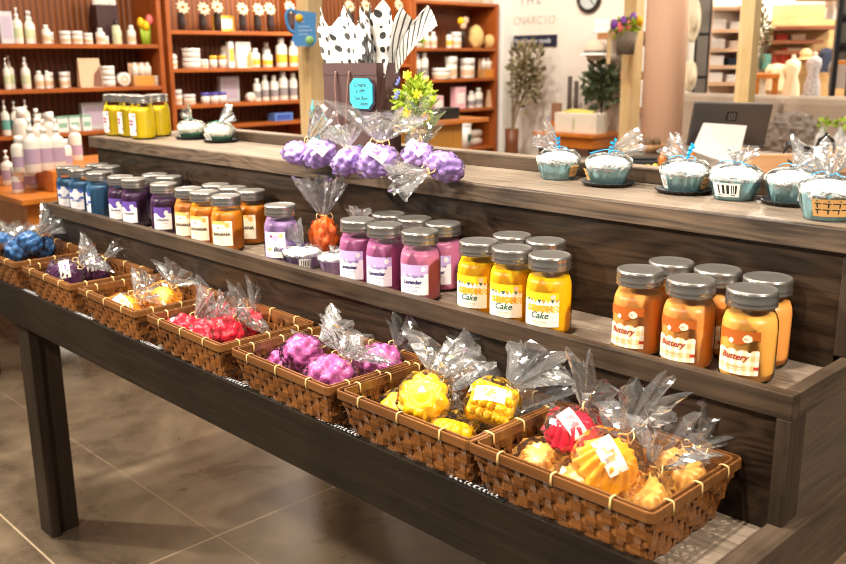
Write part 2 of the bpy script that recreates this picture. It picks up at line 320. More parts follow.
# middle tier
ZM, ZS = 1.0491, 1.026
part('lower_riser', MB().box(XL+.004, -.022, .016, .034, .828, ZM-.038), PLY, stand)
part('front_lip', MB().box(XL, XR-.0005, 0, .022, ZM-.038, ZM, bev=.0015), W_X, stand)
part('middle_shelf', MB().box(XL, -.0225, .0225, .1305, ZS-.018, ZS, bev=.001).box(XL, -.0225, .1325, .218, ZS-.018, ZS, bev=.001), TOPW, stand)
part('side_rail', MB().box(-.022, XR, .0225, .93, ZM-.038, ZM, bev=.0015), W_Y, stand)
part('side_rail', MB().box(XL, XL+.02, .0225, .218, ZS, ZM, bev=.0015), W_Y, stand)
part('corner_stile', MB().box(-.022, XR, .0, .020, .8476, ZM-.0382, bev=.0012).box(-.0215, XR-.001, .0202, .052, .8476, ZM-.0382, bev=.0012), W_Z, stand)
part('end_panel', MB().box(-.020, -.006, .0525, .93, .8476, ZM-.0382), PLY_Y, stand)
part('end_panel', MB().box(XL+.002, XL+.016, .035, .93, .8282, ZM-.0382), PLY_Y, stand)
# top tier
ZT = 1.2516
part('upper_riser', MB().box(-2.575, -.034, .2185, .236, ZS-.018, ZT-.037), PLY, stand)
part('corner_stile', MB().box(-.034, -.006, .2165, .25, ZM+.0002, ZT-.0372, bev=.0012), W_Z, stand)
part('corner_stile', MB().box(-2.575, -2.555, .2365, .27, .83, ZT-.0372, bev=.0012), W_Z, stand)
part('end_panel', MB().box(-.030, -.014, .2505, .74, ZM+.0002, ZT-.0372), PLY_Y, stand)
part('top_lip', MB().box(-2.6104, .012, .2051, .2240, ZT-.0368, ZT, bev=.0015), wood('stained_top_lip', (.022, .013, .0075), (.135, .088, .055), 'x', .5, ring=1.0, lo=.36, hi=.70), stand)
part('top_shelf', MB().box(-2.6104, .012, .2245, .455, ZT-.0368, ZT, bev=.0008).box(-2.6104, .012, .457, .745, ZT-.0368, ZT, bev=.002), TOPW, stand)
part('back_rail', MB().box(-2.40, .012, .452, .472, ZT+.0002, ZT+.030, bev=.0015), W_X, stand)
part('back_panel', MB().box(-2.56, -.04, .72, .735, .83, ZT-.0372), PLY, stand)
part('cross_brace', MB().box(-2.58, -.03, 1.112, 1.13, .726, .8054), W_APRON, stand)
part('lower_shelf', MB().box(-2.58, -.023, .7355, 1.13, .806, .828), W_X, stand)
bolt = MB().lathe([(0, 0), (.006, 0), (.006, .003), (.004, .005), (0, .0055)], 12, M=T(-2.462, -.2206, .80) @ Rx(PI/2))
part('bolt_head', bolt, mat('bright_steel', (.75, .73, .7), .3, 1.), stand)
# knots in the top board's front face
kn = MB()
for kx in (-.9198,): kn.lathe([(0, .0004), (.007, .0004), (.0105, .0002), (.012, 0)], 20, M=T(kx, .2049, ZT-.017) @ Rx(PI/2) @ Matrix.Diagonal((1, .9, 1, 1)))
part('wood_knot', kn, mat('dark_knot', (.04, .026, .018), .5), stand)

# shelf labels on the front edge between the baskets
BLACK_STRIP = mat('black_label_strip', (.012, .012, .013), .35); PALE_PRINT = mat('pale_print', (.62, .62, .64), .5)
for i, (x, w) in enumerate(((-2.165, 'blue and the plum'), (-1.815, 'plum and the amber'), (-1.455, 'amber and the red'), (-1.095, 'red and the magenta'), (-.745, 'magenta and the yellow'), (-.40, 'yellow and the nearest'))):
    t = thing('shelf_label', f'black shelf label strip with pale print between the {w} wax basket', 'label', (x, -.211, .8456), 0, 'shelf label strips on the lower tier')
    part('strip', MB().box(-.062, .062, -.008, .008, 0, .0012), BLACK_STRIP, t)
    r = random.Random(i); pm = MB(); xx = -.056
    while xx < .05:
        w_ = r.uniform(.004, .009); pm.box(xx, xx+w_*.45, -.005, .005, .0012, .0015); pm.box(xx, xx+w_, -.005, -.0035, .0012, .0015)
        if r.random() < .6: pm.box(xx, xx+w_, .0035, .005, .0012, .0015)
        xx += w_+.003
    part('printed_lettering', pm, PALE_PRINT, t)

# ------------------------------------------------------------------ jar candles
GLASS = thin_clear('clear_jar_glass', base=.008, rough=.03, fres=1.30, bump=.06, bscale=22)
LIDM = mat('pewter_lid_metal', (.25, .235, .22), .38, .8, noise_amt=.14, nscale=14)
BANDM = mat('pewter_band_metal', (.40, .38, .36), .26, .9)
PAPER = mat('label_paper', lin(244, 238, 228), .55)
def c8(*a, rough=.5): return mat('ink_%d_%d_%d' % a, lin(*a), rough)
JR = .0418; ZK = 1.045
def jk(pr, k=.961): return [(r*k, z*ZK) for r, z in pr]
def me_glass():
    pr = [(.0, .0), (.034, .0), (.0395, .003), (.0425, .009), (.0435, .018), (.0435, .082), (.0425, .092), (.0390, .101), (.0358, .1065), (.0350, .112), (.0350, .134)]
    return MB().lathe(jk(pr), 40).mesh('glass_jar', GLASS)
def me_wax(m):
    pr = [(.0, .003), (.033, .003), (.0385, .006), (.0412, .012), (.0420, .020), (.0420, .081), (.0408, .091), (.0372, .100), (.030, .1005), (0, .1003)]
    return MB().lathe(jk(pr), 40).mesh('candle_wax', m)
def me_band():
    pr = [(.0362, .1125), (.0388, .1130), (.0392, .1145), (.0384, .1165), (.0384, .1185), (.0392, .1205), (.0384, .1225), (.0384, .131), (.0388, .1335), (.0378, .1350), (.0345, .1352)]
    return MB().lathe(jk(pr, .985), 40).mesh('screw_band', BANDM)
def me_lid():
    pr = [(.0, .1358), (.031, .1358), (.0335, .1362), (.0350, .1372), (.0366, .1372), (.0380, .1362), (.0384, .1345)]
    return MB().lathe(jk(pr, .985), 40).mesh('lid', LIDM)
G_ME, B_ME, L_ME = me_glass(), me_band(), me_lid()
def curved_label(name, z0, z1, half, nu, nv, fn, mats, az=-PI/2, r=JR+.0006, xoff=0.):
    mb = MB(); v = []
    for j in range(nv+1):
        for i in range(nu+1):
            a = az+xoff-half+2*half*i/nu; v.append((r*math.cos(a), r*math.sin(a), z0+(z1-z0)*j/nv))
    f = []; mi = []
    for j in range(nv):
        for i in range(nu):
            k = fn((i+.5)/nu, (j+.5)/nv)
            if k is None: continue
            f.append((j*(nu+1)+i, j*(nu+1)+i+1, (j+1)*(nu+1)+i+1, (j+1)*(nu+1)+i)); mi.append(k)
    mb.v = v; mb.f = f; mb.mi = mi; mb.sm = [True]*len(f)
    return mb.mesh(name, mats)
def curved_text(lines, m, az=-PI/2, r=JR+.0011):
    """lines: (string, size, shear, bold, arc offset, z)"""
    mb = MB()
    for s, size, sh, bo, xo, z in lines:
        v, f = text_mesh(s, size, sh, bo)
        mb.add([(r*math.cos(az+(x+xo)/r), r*math.sin(az+(x+xo)/r), z+y) for x, y, _ in v], f)
    return mb.mesh('lettering', m)
def make_jar(wax, label_me, text_mes, name, label, loc, group):
    t = thing(name, label, 'candle', loc, 0, group)
    part('candle_wax', wax, None, t); part('glass_jar', G_ME, None, t); part('screw_band', B_ME, None, t); part('lid', L_ME, None, t)
    lb = part('paper_label', label_me, None, t)
    for tm in text_mes: part('lettering', tm, None, lb)
    return t
def mk_wax(n, c, **k): return me_wax(mat(n, c, .38, noise_amt=.07, nscale=16, sss=.5, **k))
cream, lilac, violet = c8(244, 236, 224), c8(186, 164, 214), c8(110, 90, 170)
# buttery orange jars: gingham label, brown scalloped print band above, round sticker
def f_butter(s, t):
    if t > .62:
        if (s-.72)**2*1.2+(t-.83)**2*1.6 < .012: return 4
        if (s-.36)**2+(t-.76)**2*1.2 < .0035: return 0
        if t > .74+.06*math.sin(s*9): return 5
        return None
    if t > .52+.06*abs(math.sin(s*12)): return None
    if s > .88 and .12 < t < .2: return 3
    g = (int(s*11) % 2)+(int(t*9) % 2)
    return (0, 1, 2)[g]
LB_BUTTER = curved_label('paper_label', .018, .086, .80, 44, 40, f_butter, [cream, c8(246, 220, 180), c8(236, 190, 132), c8(190, 60, 40), c8(248, 222, 196), c8(176, 88, 20)], xoff=0)
TX_BUTTER = [curved_text([('Buttery', .0140, .3, .0003, -.004, .0455)], c8(150, 36, 40)), curved_text([('CARAMEL PECAN', .0034, 0, 0, -.003, .030), ('NET WT 16 OZ', .003, 0, 0, -.003, .0245), ('ALL', .0036, 0, .0001, .013, .0745)], c8(140, 96, 70))]
# lemon cake jars
def f_lemon(s, t):
    if t > .80: return 1 if not ((s-.84)**2+(t-.88)**2 < .004) else 4
    if t > .66:
        k = int(s*9); q = (s*9) % 1
        if .80-t < .12*(1-abs(q-.5)*2): return (1, 2, 3)[k % 3]
        return 0
    if .42 < t < .62 and s > .08 and (int(s*22)+int(t*30)) % 3 != 0: return 5
    return 0
LB_LEMON = curved_label('paper_label', .020, .082, .84, 40, 40, f_lemon, [cream, c8(250, 200, 30), c8(40, 90, 80), c8(236, 140, 40), c8(246, 200, 190), c8(248, 196, 76)])
TX_LEMON = [curved_text([('Cake', .0165, .35, .0002, -.001, .0405)], c8(24, 92, 74)), curved_text([('LEMON', .0135, 0, .0010, .001, .0535)], c8(240, 168, 40)), curved_text([('butter frosting', .0045, 0, 0, 0, .0295), ('NET WT 16 OZ', .003, 0, 0, 0, .0245)], c8(190, 150, 60))]
# lavender jars
def f_lav(s, t):
    if (s-.84)**2+(t-.86)**2 < .006: return 0
    if t > .70: return 1
    if t > .56: return 1 if math.sin(s*25)+math.sin(s*11+1) > (t-.63)*-14 else 0
    return 0
LB_LAV = curved_label('paper_label', .018, .080, .78, 40, 36, f_lav, [c8(232, 226, 232), lilac, violet])
TX_LAV = [curved_text([('Lavender', .0108, .05, .0005, -.001, .0445)], c8(50, 44, 96)), curved_text([('CALMING SOY CANDLE', .0031, 0, 0, 0, .035), ('NET WT 16 OZ', .0042, 0, 0, -.004, .0265), ('Chamomile', .009, .3, .0001, .002, .0575)], c8(120, 108, 168))]
# plum jars
def f_plum(s, t):
    if (s-.72)**2+(t-.74)**2 < .014: return 0
    if t > .62+.10*math.sin(s*8+.6): return 1
    return 0
LB_PLUM = curved_label('paper_label', .018, .080, .62, 36, 36, f_plum, [c8(238, 232, 230), c8(92, 66, 150)])
TX_PLUM = [curved_text([('EVENING', .0085, 0, .0003, 0, .044)], c8(46, 34, 60)), curved_text([('NIGHT BLOOM', .0042, 0, 0, 0, .035), ('NET WT 16 OZ', .0034, 0, 0, 0, .025)], c8(100, 90, 110))]
def f_blue(s, t):
    if t > .5 and math.sin(s*9)+math.cos(t*13) > .55: return 1
    return 0
LB_BLUE = curved_label('paper_label', .016, .082, .60, 36, 36, f_blue, [c8(238, 234, 236), c8(66, 92, 176)])
TX_BLUE = [curved_text([('Ocean', .013, .2, .0003, 0, .046)], c8(50, 70, 150)), curved_text([('NET WT 16 OZ', .0036, 0, 0, 0, .027)], c8(110, 110, 150))]
def f_ban(s, t):
    if t > .86 and s < .7: return 1
    if (s-.78)**2+(t-.84)**2 < .012: return 1
    if .70 < t < .76 and .3 < s < .42: return 2
    return 0
LB_BAN = curved_label('paper_label', .018, .082, .68, 36, 36, f_ban, [c8(246, 232, 204), c8(232, 178, 96), c8(70, 50, 30)])
TX_BAN = [curved_text([('BANANA', .0120, 0, .0006, -.001, .0475)], c8(54, 38, 26)), curved_text([('BREAD', .0062, 0, 0, -.008, .0375), ('SOY WAX CANDLE', .0030, 0, 0, -.004, .0305), ('NET WT 16 OZ', .0030, 0, 0, -.004, .0255)], c8(130, 110, 84))]
def f_lil(s, t):
    if math.sin(s*7+t*5)+math.cos(t*11-s*4) > 1.25: return 1
    if (s-.38)**2+(t-.83)**2 < .004: return 3
    if (s-.82)**2*.6+(t-.86)**2 < .006: return 2
    return 0
LB_LIL = curved_label('paper_label', .020, .082, .66, 36, 36, f_lil, [c8(240, 236, 228), c8(196, 170, 214), c8(240, 190, 120), c8(120, 20, 90)], xoff=-.1)
TX_LIL = [curved_text([('Blue', .0145, .3, .0005, .007, .0405)], c8(60, 54, 90)), curved_text([('Lilac', .0095, .1, .0004, -.017, .0410)], c8(150, 176, 70)), curved_text([('NET WT 16 OZ', .0032, 0, 0, 0, .029)], c8(120, 110, 130))]
def f_pinkl(s, t):
    if .45 < t < .7 and abs(s-.45) < .28: return 1
    if (int(s*9)*7+int(t*12)*5) % 11 == 0: return 2
    return 0
LB_GREY = curved_label('paper_label', .014, .086, .5, 30, 36, f_pinkl, [c8(240, 220, 222), c8(150, 60, 90), c8(90, 60, 80)])
TX_GREY = [curved_text([('Lemon', .0085, 0, .0004, -.002, .056), ('Drop', .0085, 0, .0004, -.002, .045)], c8(250, 236, 238))]

w_orange = mk_wax('wax_caramel', lin(238, 166, 84)); w_amber2 = mk_wax('wax_butterscotch', lin(240, 180, 84))
w_yel = mk_wax('wax_lemon', lin(250, 192, 8)); w_pink = mk_wax('wax_orchid', lin(188, 108, 160)); w_pink2 = mk_wax('wax_rose_orchid', lin(206, 124, 164))
w_lil = mk_wax('wax_lilac', lin(160, 128, 180)); w_ban = mk_wax('wax_banana_bread', lin(220, 138, 30)); w_ban2 = mk_wax('wax_toffee', lin(206, 132, 50))
w_plum = mk_wax('wax_plum', lin(72, 34, 78)); w_blue = mk_wax('wax_ocean_blue', lin(60, 112, 154)); w_lime = mk_wax('wax_bright_lemon', lin(255, 222, 24))
GR_MID = {}
def jar_row(pts, wax, lab, tx, name, labels, group, protos, turn=0.):
    for i, ((x, y), lb) in enumerate(zip(pts, labels)):
        w = wax[i] if isinstance(wax, list) else wax
        key = (name, w.name)
        if key not in protos: protos[key] = make_jar(w, lab, tx, name, lb, (x, y, ZS), group); protos[key].rotation_euler.z = (turn[i] if isinstance(turn, list) else turn)+rnd.uniform(-.06, .06)
        else: dup(protos[key], (x, y, ZS), (turn[i] if isinstance(turn, list) else turn)+rnd.uniform(-.07, .07), lb, group)
PR = {}
def six(base, front, back):
    return [base+' '+x for x in front+back]
jar_row([(-.303, .079), (-.2085, .076), (-.112, .085), (-.297, .166), (-.2125, .168), (-.128, .170)],
        [w_orange, w_orange, w_amber2, w_orange, w_orange, w_orange], LB_BUTTER, TX_BUTTER, 'jar_candle',
        ['orange jar candle with gingham label, front row, left of its six', 'orange jar candle with gingham label, middle of the front row of six', 'golden orange jar candle with gingham label, front row, nearest the stand end',
         'orange jar candle, back row, left of the gingham-labelled six', 'orange jar candle, middle of the back row of the gingham-labelled six', 'orange jar candle, back row against the riser, nearest the stand end'], 'orange gingham-labelled jar candles', PR, .04)
jar_row([(-.655, .073), (-.568, .068), (-.481, .068), (-.650, .165), (-.566, .165)], w_yel, LB_LEMON, TX_LEMON, 'lemon_jar_candle',
        ['yellow lemon cake jar candle, front row, beside the pink jars', 'yellow lemon cake jar candle, middle of the front row', 'yellow lemon cake jar candle, front row, right end beside the empty shelf',
         'yellow lemon cake jar candle in the back row, left one', 'yellow lemon cake jar candle in the back row, right one'], 'yellow lemon cake jar candles', PR, .33)
jar_row([(-1.006, .068), (-.917, .068), (-.811, .068), (-1.013, .165), (-.928, .165), (-.840, .165)], [w_pink, w_pink, w_pink2, w_pink, w_pink, w_pink2], LB_LAV, TX_LAV, 'lavender_jar_candle',
        ['orchid pink lavender jar candle, front row, beside the small purple cup candle', 'orchid pink lavender jar candle, middle of the front row', 'rosy pink lavender jar candle, front row, beside the yellow jars',
         'orchid pink jar candle, back row, left of three', 'orchid pink jar candle, middle of the back row of three', 'rosy pink jar candle, back row, right of three, close to the yellow jars'], 'orchid pink lavender jar candles', PR, .37)
jar_row([(-1.300, .074)], w_lil, LB_LIL, TX_LIL, 'lilac_jar_candle', ['pale purple jar candle with flowery label standing alone beside a cup candle'], None, PR, .54)
jar_row([(-1.723, .073), (-1.634, .068), (-1.528, .068), (-1.733, .165), (-1.647, .165), (-1.560, .166)], [w_ban2, w_ban, w_ban, w_ban, w_ban, w_ban], LB_BAN, TX_BAN, 'banana_jar_candle',
        ['toffee brown jar candle, front row, beside the dark purple jars', 'amber banana jar candle, middle of the front row', 'amber banana jar candle, front row, right end, lettering in view',
         'amber jar candle, back row, left of the banana six', 'amber jar candle, middle of the back row of the banana six', 'amber jar candle, back row, right end, nearest the pale purple jar'], 'amber banana jar candles', PR, .52)
jar_row([(-2.109, .068), (-2.022, .068), (-1.859, .074), (-2.079, .165), (-1.993, .165)], w_plum, LB_PLUM, TX_PLUM, 'plum_jar_candle',
        ['dark purple jar candle, front row, beside the blue jars', 'dark purple jar candle, middle of the front row', 'dark purple jar candle, front row, beside the amber jars',
         'dark purple jar candle in the back row, left one', 'dark purple jar candle in the back row, right one'], 'dark purple jar candles', PR, [.55, .55, .84, .5, .5])
jar_row([(-2.480, .068), (-2.388, .068), (-2.258, .068), (-2.473, .165), (-2.387, .165)], w_blue, LB_BLUE, TX_BLUE, 'blue_jar_candle',
        ['blue jar candle, front row, at the far end of the shelf', 'blue jar candle, middle of the front row', 'blue jar candle, front row, beside the dark purple jars',
         'blue jar candle in the back row, left one', 'blue jar candle in the back row, right one'], 'blue jar candles', PR, [.6, .6, -.25, .5, .5])
p0 = None
for i, (x, y) in enumerate(((-2.560, .290), (-2.474, .300), (-2.425, .378), (-2.362, .286))):
    lb = ['bright yellow jar candle on the top tier, at its far corner', 'bright yellow jar candle on the top tier, middle of the three front ones', 'bright yellow jar candle on the top tier, behind the other three', 'bright yellow jar candle on the top tier, nearest the green cupcakes'][i]
    if p0 is None: p0 = make_jar(w_lime, LB_GREY, TX_GREY, 'yellow_jar_candle', lb, (x, y, ZT), 'bright yellow jar candles on the top tier')
    else: dup(p0, (x, y, ZT), rnd.uniform(-.1, .1), lb)
# ------------------------------------------------------------------ woven baskets
WICK = wood('wicker_strip', lin(44, 24, 11), lin(132, 82, 40), 'x', .24, scale=1.6, lo=.35, hi=.66)
WICK_Y = wood('wicker_rim', lin(70, 41, 19), lin(138, 90, 47), 'x', .3, scale=.6)
BIND = mat('pale_cane_binding', lin(206, 172, 112), .45)
def rect_loop(w, d, rc, n):
    """n points evenly spaced round a rounded rectangle with their outward normals"""
    segs = []; pts = []
    hw, hd = w/2-rc, d/2-rc
    per = 4*(hw+hd)+2*PI*rc
    for k in range(n):
        s = per*k/n
        for (kind, L_, data) in (('l', 2*hw, ((-hw, -d/2), (1, 0), (0, -1))), ('a', PI/2*rc, ((hw, -hd), -PI/2)), ('l', 2*hd, ((w/2, -hd), (0, 1), (1, 0))), ('a', PI/2*rc, ((hw, hd), 0)),
                                 ('l', 2*hw, ((hw, d/2), (-1, 0), (0, 1))), ('a', PI/2*rc, ((-hw, hd), PI/2)), ('l', 2*hd, ((-w/2, hd), (0, -1), (-1, 0))), ('a', PI/2*rc, ((-hw, -hd), PI))):
            if s <= L_+1e-12:
                if kind == 'l': p, dr, nn = data; pts.append(((p[0]+dr[0]*s, p[1]+dr[1]*s), nn))
                else: c, a0 = data; a = a0+s/rc; pts.append(((c[0]+rc*math.cos(a), c[1]+rc*math.sin(a)), (math.cos(a), math.sin(a))))
                break
            s -= L_
    return pts
BW, BD, BH = .318, .236, .094
def basket_dims(t):   # t 0 floor .. 1 rim
    return BW*(.86+.14*t), BD*(.80+.20*t)
def me_weave():
    mb = MB(); N = 40; ROWS = 5; SUB = 6
    sq = lambda a: max(-1, min(1, 2.2*math.cos(a)))
    for i in range(ROWS):
        z = .006+(BH-.012)*(i+.5)/ROWS; hh = .0082
        w, d = basket_dims(z/BH); pts = rect_loop(w, d, .005, N*SUB); v = []; f = []; M_ = N*SUB
        for k, ((x, y), (nx, ny)) in enumerate(pts):
            o = .0024*sq(PI*(k/SUB+i)); h2 = hh*(.93+.10*math.sin(k*.7+i))
            for (dr, dz) in ((o-.0007, -h2), (o+.0007, -h2), (o+.0007, h2), (o-.0007, h2)): v.append((x+nx*dr, y+ny*dr, z+dz))
        for k in range(M_):
            j = (k+1) % M_
            for q in range(4): f.append((k*4+q, j*4+q, j*4+(q+1) % 4, k*4+(q+1) % 4))
        mb.add(v, f, 0, False)
    b = rect_loop(*basket_dims(0.02), .005, N); t = rect_loop(*basket_dims(1), .005, N)
    for k in range(N):
        (x0, y0), (nx, ny) = b[k]; (x1, y1), _ = t[k]; tx, ty = -ny, nx; hw = .0050; v = []
        for (x, y, z) in ((x0, y0, .002), (x1, y1, BH)):
            for a, c in ((-hw, -.0006), (hw, -.0006), (hw, .0006), (-hw, .0006)): v.append((x+tx*a+nx*c, y+ty*a+ny*c, z))
        mb.add(v, [(0, 1, 5, 4), (1, 2, 6, 5), (2, 3, 7, 6), (3, 0, 4, 7), (4, 5, 6, 7), (3, 2, 1, 0)])
    return mb.mesh('woven_body', WICK)
def me_floor():
    mb = MB(); w, d = basket_dims(0)
    nx, ny = 14, 10
    for i in range(nx):
        x = -w/2+w*(i+.5)/nx; mb.box(x-w/nx*.44, x+w/nx*.44, -d/2+.004, d/2-.004, .0005+.0012*(i % 2), .003+.0012*(i % 2))
    for j in range(ny):
        y = -d/2+d*(j+.5)/ny; mb.box(-w/2+.004, w/2-.004, y-d/ny*.40, y+d/ny*.40, .002, .0042)
    return mb.mesh('woven_floor', WICK)
def me_rim(off, zc, hh, th):
    mb = MB(); w, d = basket_dims(1); pts = rect_loop(w+2*off, d+2*off, .006, 120); v = []; f = []
    prof = ((-th, -hh), (th*.8, -hh), (th, -hh*.8), (th, hh*.8), (th*.8, hh), (-th, hh))
    for k, ((x, y), (nx, ny)) in enumerate(pts):
        for (dr, dz) in prof: v.append((x+nx*dr, y+ny*dr, zc+dz))
    for k in range(120):
        j = (k+1) % 120
        for q in range(6): f.append((k*6+q, j*6+q, j*6+(q+1) % 6, k*6+(q+1) % 6))
    mb.add(v, f, 0, False); return mb.mesh('rim', WICK_Y)
def me_bind():
    mb = MB(); mb.tube([(0, -.0070, -.008), (0, -.0078, 0), (0, -.0070, .0088), (0, -.004, .0104), (0, .004, .0104), (0, .0070, .0088), (0, .0078, 0), (0, .0070, -.008)], .0012, 6, M=Matrix.Diagonal((1.6, 1, 1, 1))); return mb.mesh('rim_binding', BIND)
WV, WF, RO, RI, BN = me_weave(), me_floor(), me_rim(.0046, BH+.001, .0078, .0017), me_rim(-.0042, BH+.001, .0078, .0016), me_bind()
def make_basket(label, loc, rz):
    t = thing('woven_basket', label, 'basket', loc, rz, 'woven baskets of wax on the lower tier')
    part('woven_body', WV, None, t); part('woven_floor', WF, None, t); part('rim', RO, None, t); part('rim', RI, None, t)
    w, d = basket_dims(1)
    for (x, y, a) in ((-.10, -d/2, 0), (0, -d/2, 0), (.10, -d/2, 0), (-.10, d/2, 0), (0, d/2, 0), (.10, d/2, 0), (w/2, -.075, PI/2), (w/2, 0, PI/2), (w/2, .075, PI/2), (-w/2, -.075, PI/2), (-w/2, 0, PI/2), (-w/2, .075, PI/2)):
        b = part('rim_binding', BN, None, t); b.location = (x, y, BH); b.rotation_euler = (0, 0, a)
    return t
BSK = [('woven basket of red and amber wax tarts nearest the stand end', (-.236, -.1095, .828), 0), ('woven basket of yellow wax melts below the yellow jars', (-.560, -.1085, .828), .0),
       ('woven basket of magenta wax melts below the pink jars', (-.900, -.1115, .828), -.02), ('woven basket of red wax melts, fourth from the near end', (-1.258, -.1115, .828), -.03),
       ('woven basket holding three amber wax tarts', (-1.628, -.1115, .828), -.03), ('woven basket of dark plum wax tarts', (-1.998, -.1105, .828), -.01), ('woven basket of blue wax melts at the far end', (-2.385, -.1105, .828), .0)]
bk0 = make_basket(*BSK[0])
for lb, loc, rz in BSK[1:]: dup(bk0, loc, rz, lb)

# ------------------------------------------------------------------ cellophane bags of wax
CELLO = thin_clear('cellophane_film', base=.03, rough=.06, milky=.006, fres=1.33)
CELLO_T = thin_clear('cellophane_gathered', tint=(.99, .99, .99), base=.08, rough=.11, milky=.05, fres=1.45)
RAFFIA = mat('raffia_tie', lin(222, 190, 130), .6)
TAG_W = mat('cream_tag_paper', lin(246, 234, 220), .5)
def wax_m(n, c): return mat('melt_'+n, c, .34, coat=.15, noise_amt=.14, nscale=30, sss=.15)
WAXC = {'red': wax_m('red', lin(206, 18, 50)), 'amber': wax_m('amber', lin(242, 160, 28)), 'peach': wax_m('peach', lin(240, 176, 84)), 'yellow': wax_m('yellow', lin(252, 190, 6)),
        'magenta': wax_m('magenta', lin(190, 92, 160)), 'plum': wax_m('plum', lin(70, 22, 70)), 'blue': wax_m('blue', lin(42, 104, 164)), 'lavender': wax_m('lavender', lin(180, 148, 224)), 'orange': wax_m('orange', lin(248, 110, 24))}
def me_tart(r, mt, lobes=14):
    rf = lambda a, i: 1+(.10*math.cos(lobes*a) if i < 7 else .10*math.cos(lobes*a)*max(0, (11-i)/5))
    pr = [(.0, -.42), (.55, -.42), (.62, -.38), (.72, -.15), (.84, .10), (.95, .30), (1.0, .36), (.97, .42), (.86, .42), (.6, .40), (.3, .46), (0, .47)]
    return MB().lathe([(a*r, b*r) for a, b in pr], 84, rf=rf).mesh('wax_melt', mt)
def me_flower(r, mt):
    rf = lambda a, i: 1+.16*abs(math.cos(4.5*a))-.1
    pr = [(.0, -.5), (.7, -.48), (.9, -.3), (1., 0), (.96, .25), (.82, .42), (.6, .5), (.45, .42), (.3, .46), (.0, .55)]
    return MB().lathe([(a*r, b*r) for a, b in pr], 72, rf=rf).mesh('wax_melt', mt)
def me_berry(r, mt, n=26, seed=1, el=1.):
    P = []
    for k in range(n):
        zz = 1-2*(k+.5)/n; a = k*2.399963+seed; q = math.sqrt(1-zz*zz); P.append(Vector((q*math.cos(a), q*math.sin(a), zz)))
    w = 1.9/math.sqrt(n)
    def fn(d):
        m = min((d-p).length for p in P); return .74+.32*math.sqrt(max(0, 1-(m/w)**2))
    return MB().blob(r, r, r*.92*el, 4, .06, 2.5, seed, fn=fn).mesh('wax_melt', mt)
def me_block(r, mt):
    mb = MB(); mb.box(-r*.95, r*.95, -r*.8, r*.8, -r*.5, r*.4, bev=r*.22)
    for i in range(5):
        for j in range(4): mb.blob(r*.2, r*.2, r*.12, 2, M=T(-r*.7+i*r*.35, -r*.55+j*r*.37, r*.4))
    return mb.mesh('wax_melt', mt)
def me_bag(a, b, c, seed, amp=.16):
    mb = MB(); bm = bmesh.new(); bmesh.ops.create_icosphere(bm, subdivisions=3, radius=1); R_ = random.Random(seed)
    for v in bm.verts:
        d = v.co.normalized(); k = 1+amp*noise.noise(d*3.2+Vector((seed, 2*seed, 0)))+R_.uniform(-.045, .045)
        v.co = Vector((d.x*a*k, d.y*b*k, d.z*c*k))
    mb.bm(bm, 0, False); return mb.mesh('cellophane_bag', CELLO)
def me_tuft(L_, w, seed, flat=.55, turns=7, rows=13):
    """a gathered, fanned-out bag mouth: narrow at the tie, ruffled and crumpled towards the open end"""
    R_ = random.Random(seed); mb = MB(); n = 54; v = []; f = []; ph = [R_.uniform(0, 6.28) for _ in range(4)]
    for i in range(rows):
        t = i/(rows-1); r0 = .006+w*t**.85
        for k in range(n):
            a = 2*PI*k/n
            rf = 1+(.30*math.sin(turns*a+ph[0]+t*1.2)+.18*math.sin((turns*2-1)*a+ph[1]))*min(1, .35+t)+R_.uniform(-.11, .11)*t
            z = L_*t*(1+.10*t*math.sin(3*a+ph[2])+.05*t*math.sin(9*a+ph[3]))+R_.uniform(-.03, .03)*L_*t
            v.append((r0*rf*math.cos(a), r0*rf*math.sin(a)*flat, z))
    for i in range(rows-1):
        for k in range(n):
            A, B_, C_, D_ = i*n+k, i*n+(k+1) % n, (i+1)*n+(k+1) % n, (i+1)*n+k
            f += [(A, B_, C_), (A, C_, D_)] if R_.random() < .5 else [(A, B_, D_), (B_, C_, D_)]
    mb.add(v, f, 0, False); return mb.mesh('gathered_mouth', CELLO_T)
def me_tie(seed):
    R_ = random.Random(seed); mb = MB()
    mb.tube([(.0075*math.cos(2*PI*k/14), .0075*math.sin(2*PI*k/14), .0015*math.sin(k)) for k in range(14)], .0016, 6, closed=True)
    for s in (-1, 1):
        mb.tube([(.0075*s, 0, 0), (.018*s, -.004, .006), (.022*s, -.008, -.004), (.014*s, -.010, -.012), (.006*s, -.006, -.004)], .0012, 5)
    return mb.mesh('raffia_tie', RAFFIA)
TIE = me_tie(3)
def me_tagpaper(w, h, cols, seed):
    """a small curled paper label with a printed patch"""
    mb = MB(); n = 14; R_ = random.Random(seed)
    for k in range(n):
        for j in range(6):
            x0, x1 = -w/2+w*k/n, -w/2+w*(k+1)/n; y0, y1 = -h/2+h*j/6, -h/2+h*(j+1)/6
            zf = lambda x: -.18*w*(2*x/w)**2
            m_ = 0
            if 4 <= k <= 9 and 2 <= j <= 4 and R_.random() < .6: m_ = 1
            if j == 1 and k > 1 and k < 12 and R_.random() < .5: m_ = 2
            mb.add([(x0, y0, zf(x0)), (x1, y0, zf(x1)), (x1, y1, zf(x1)), (x0, y1, zf(x0))], [(0, 1, 2, 3)], m_)
    return mb.mesh('paper_label', cols)
INKG = c8(150, 140, 136)
TAGM = {'red': c8(226, 120, 130), 'amber': c8(238, 170, 110), 'peach': c8(238, 170, 110), 'yellow': c8(246, 200, 80), 'magenta': c8(190, 120, 180), 'plum': c8(70, 40, 140), 'blue': c8(90, 130, 200), 'lavender': c8(120, 80, 160), 'orange': c8(240, 150, 80)}
WXC = {}
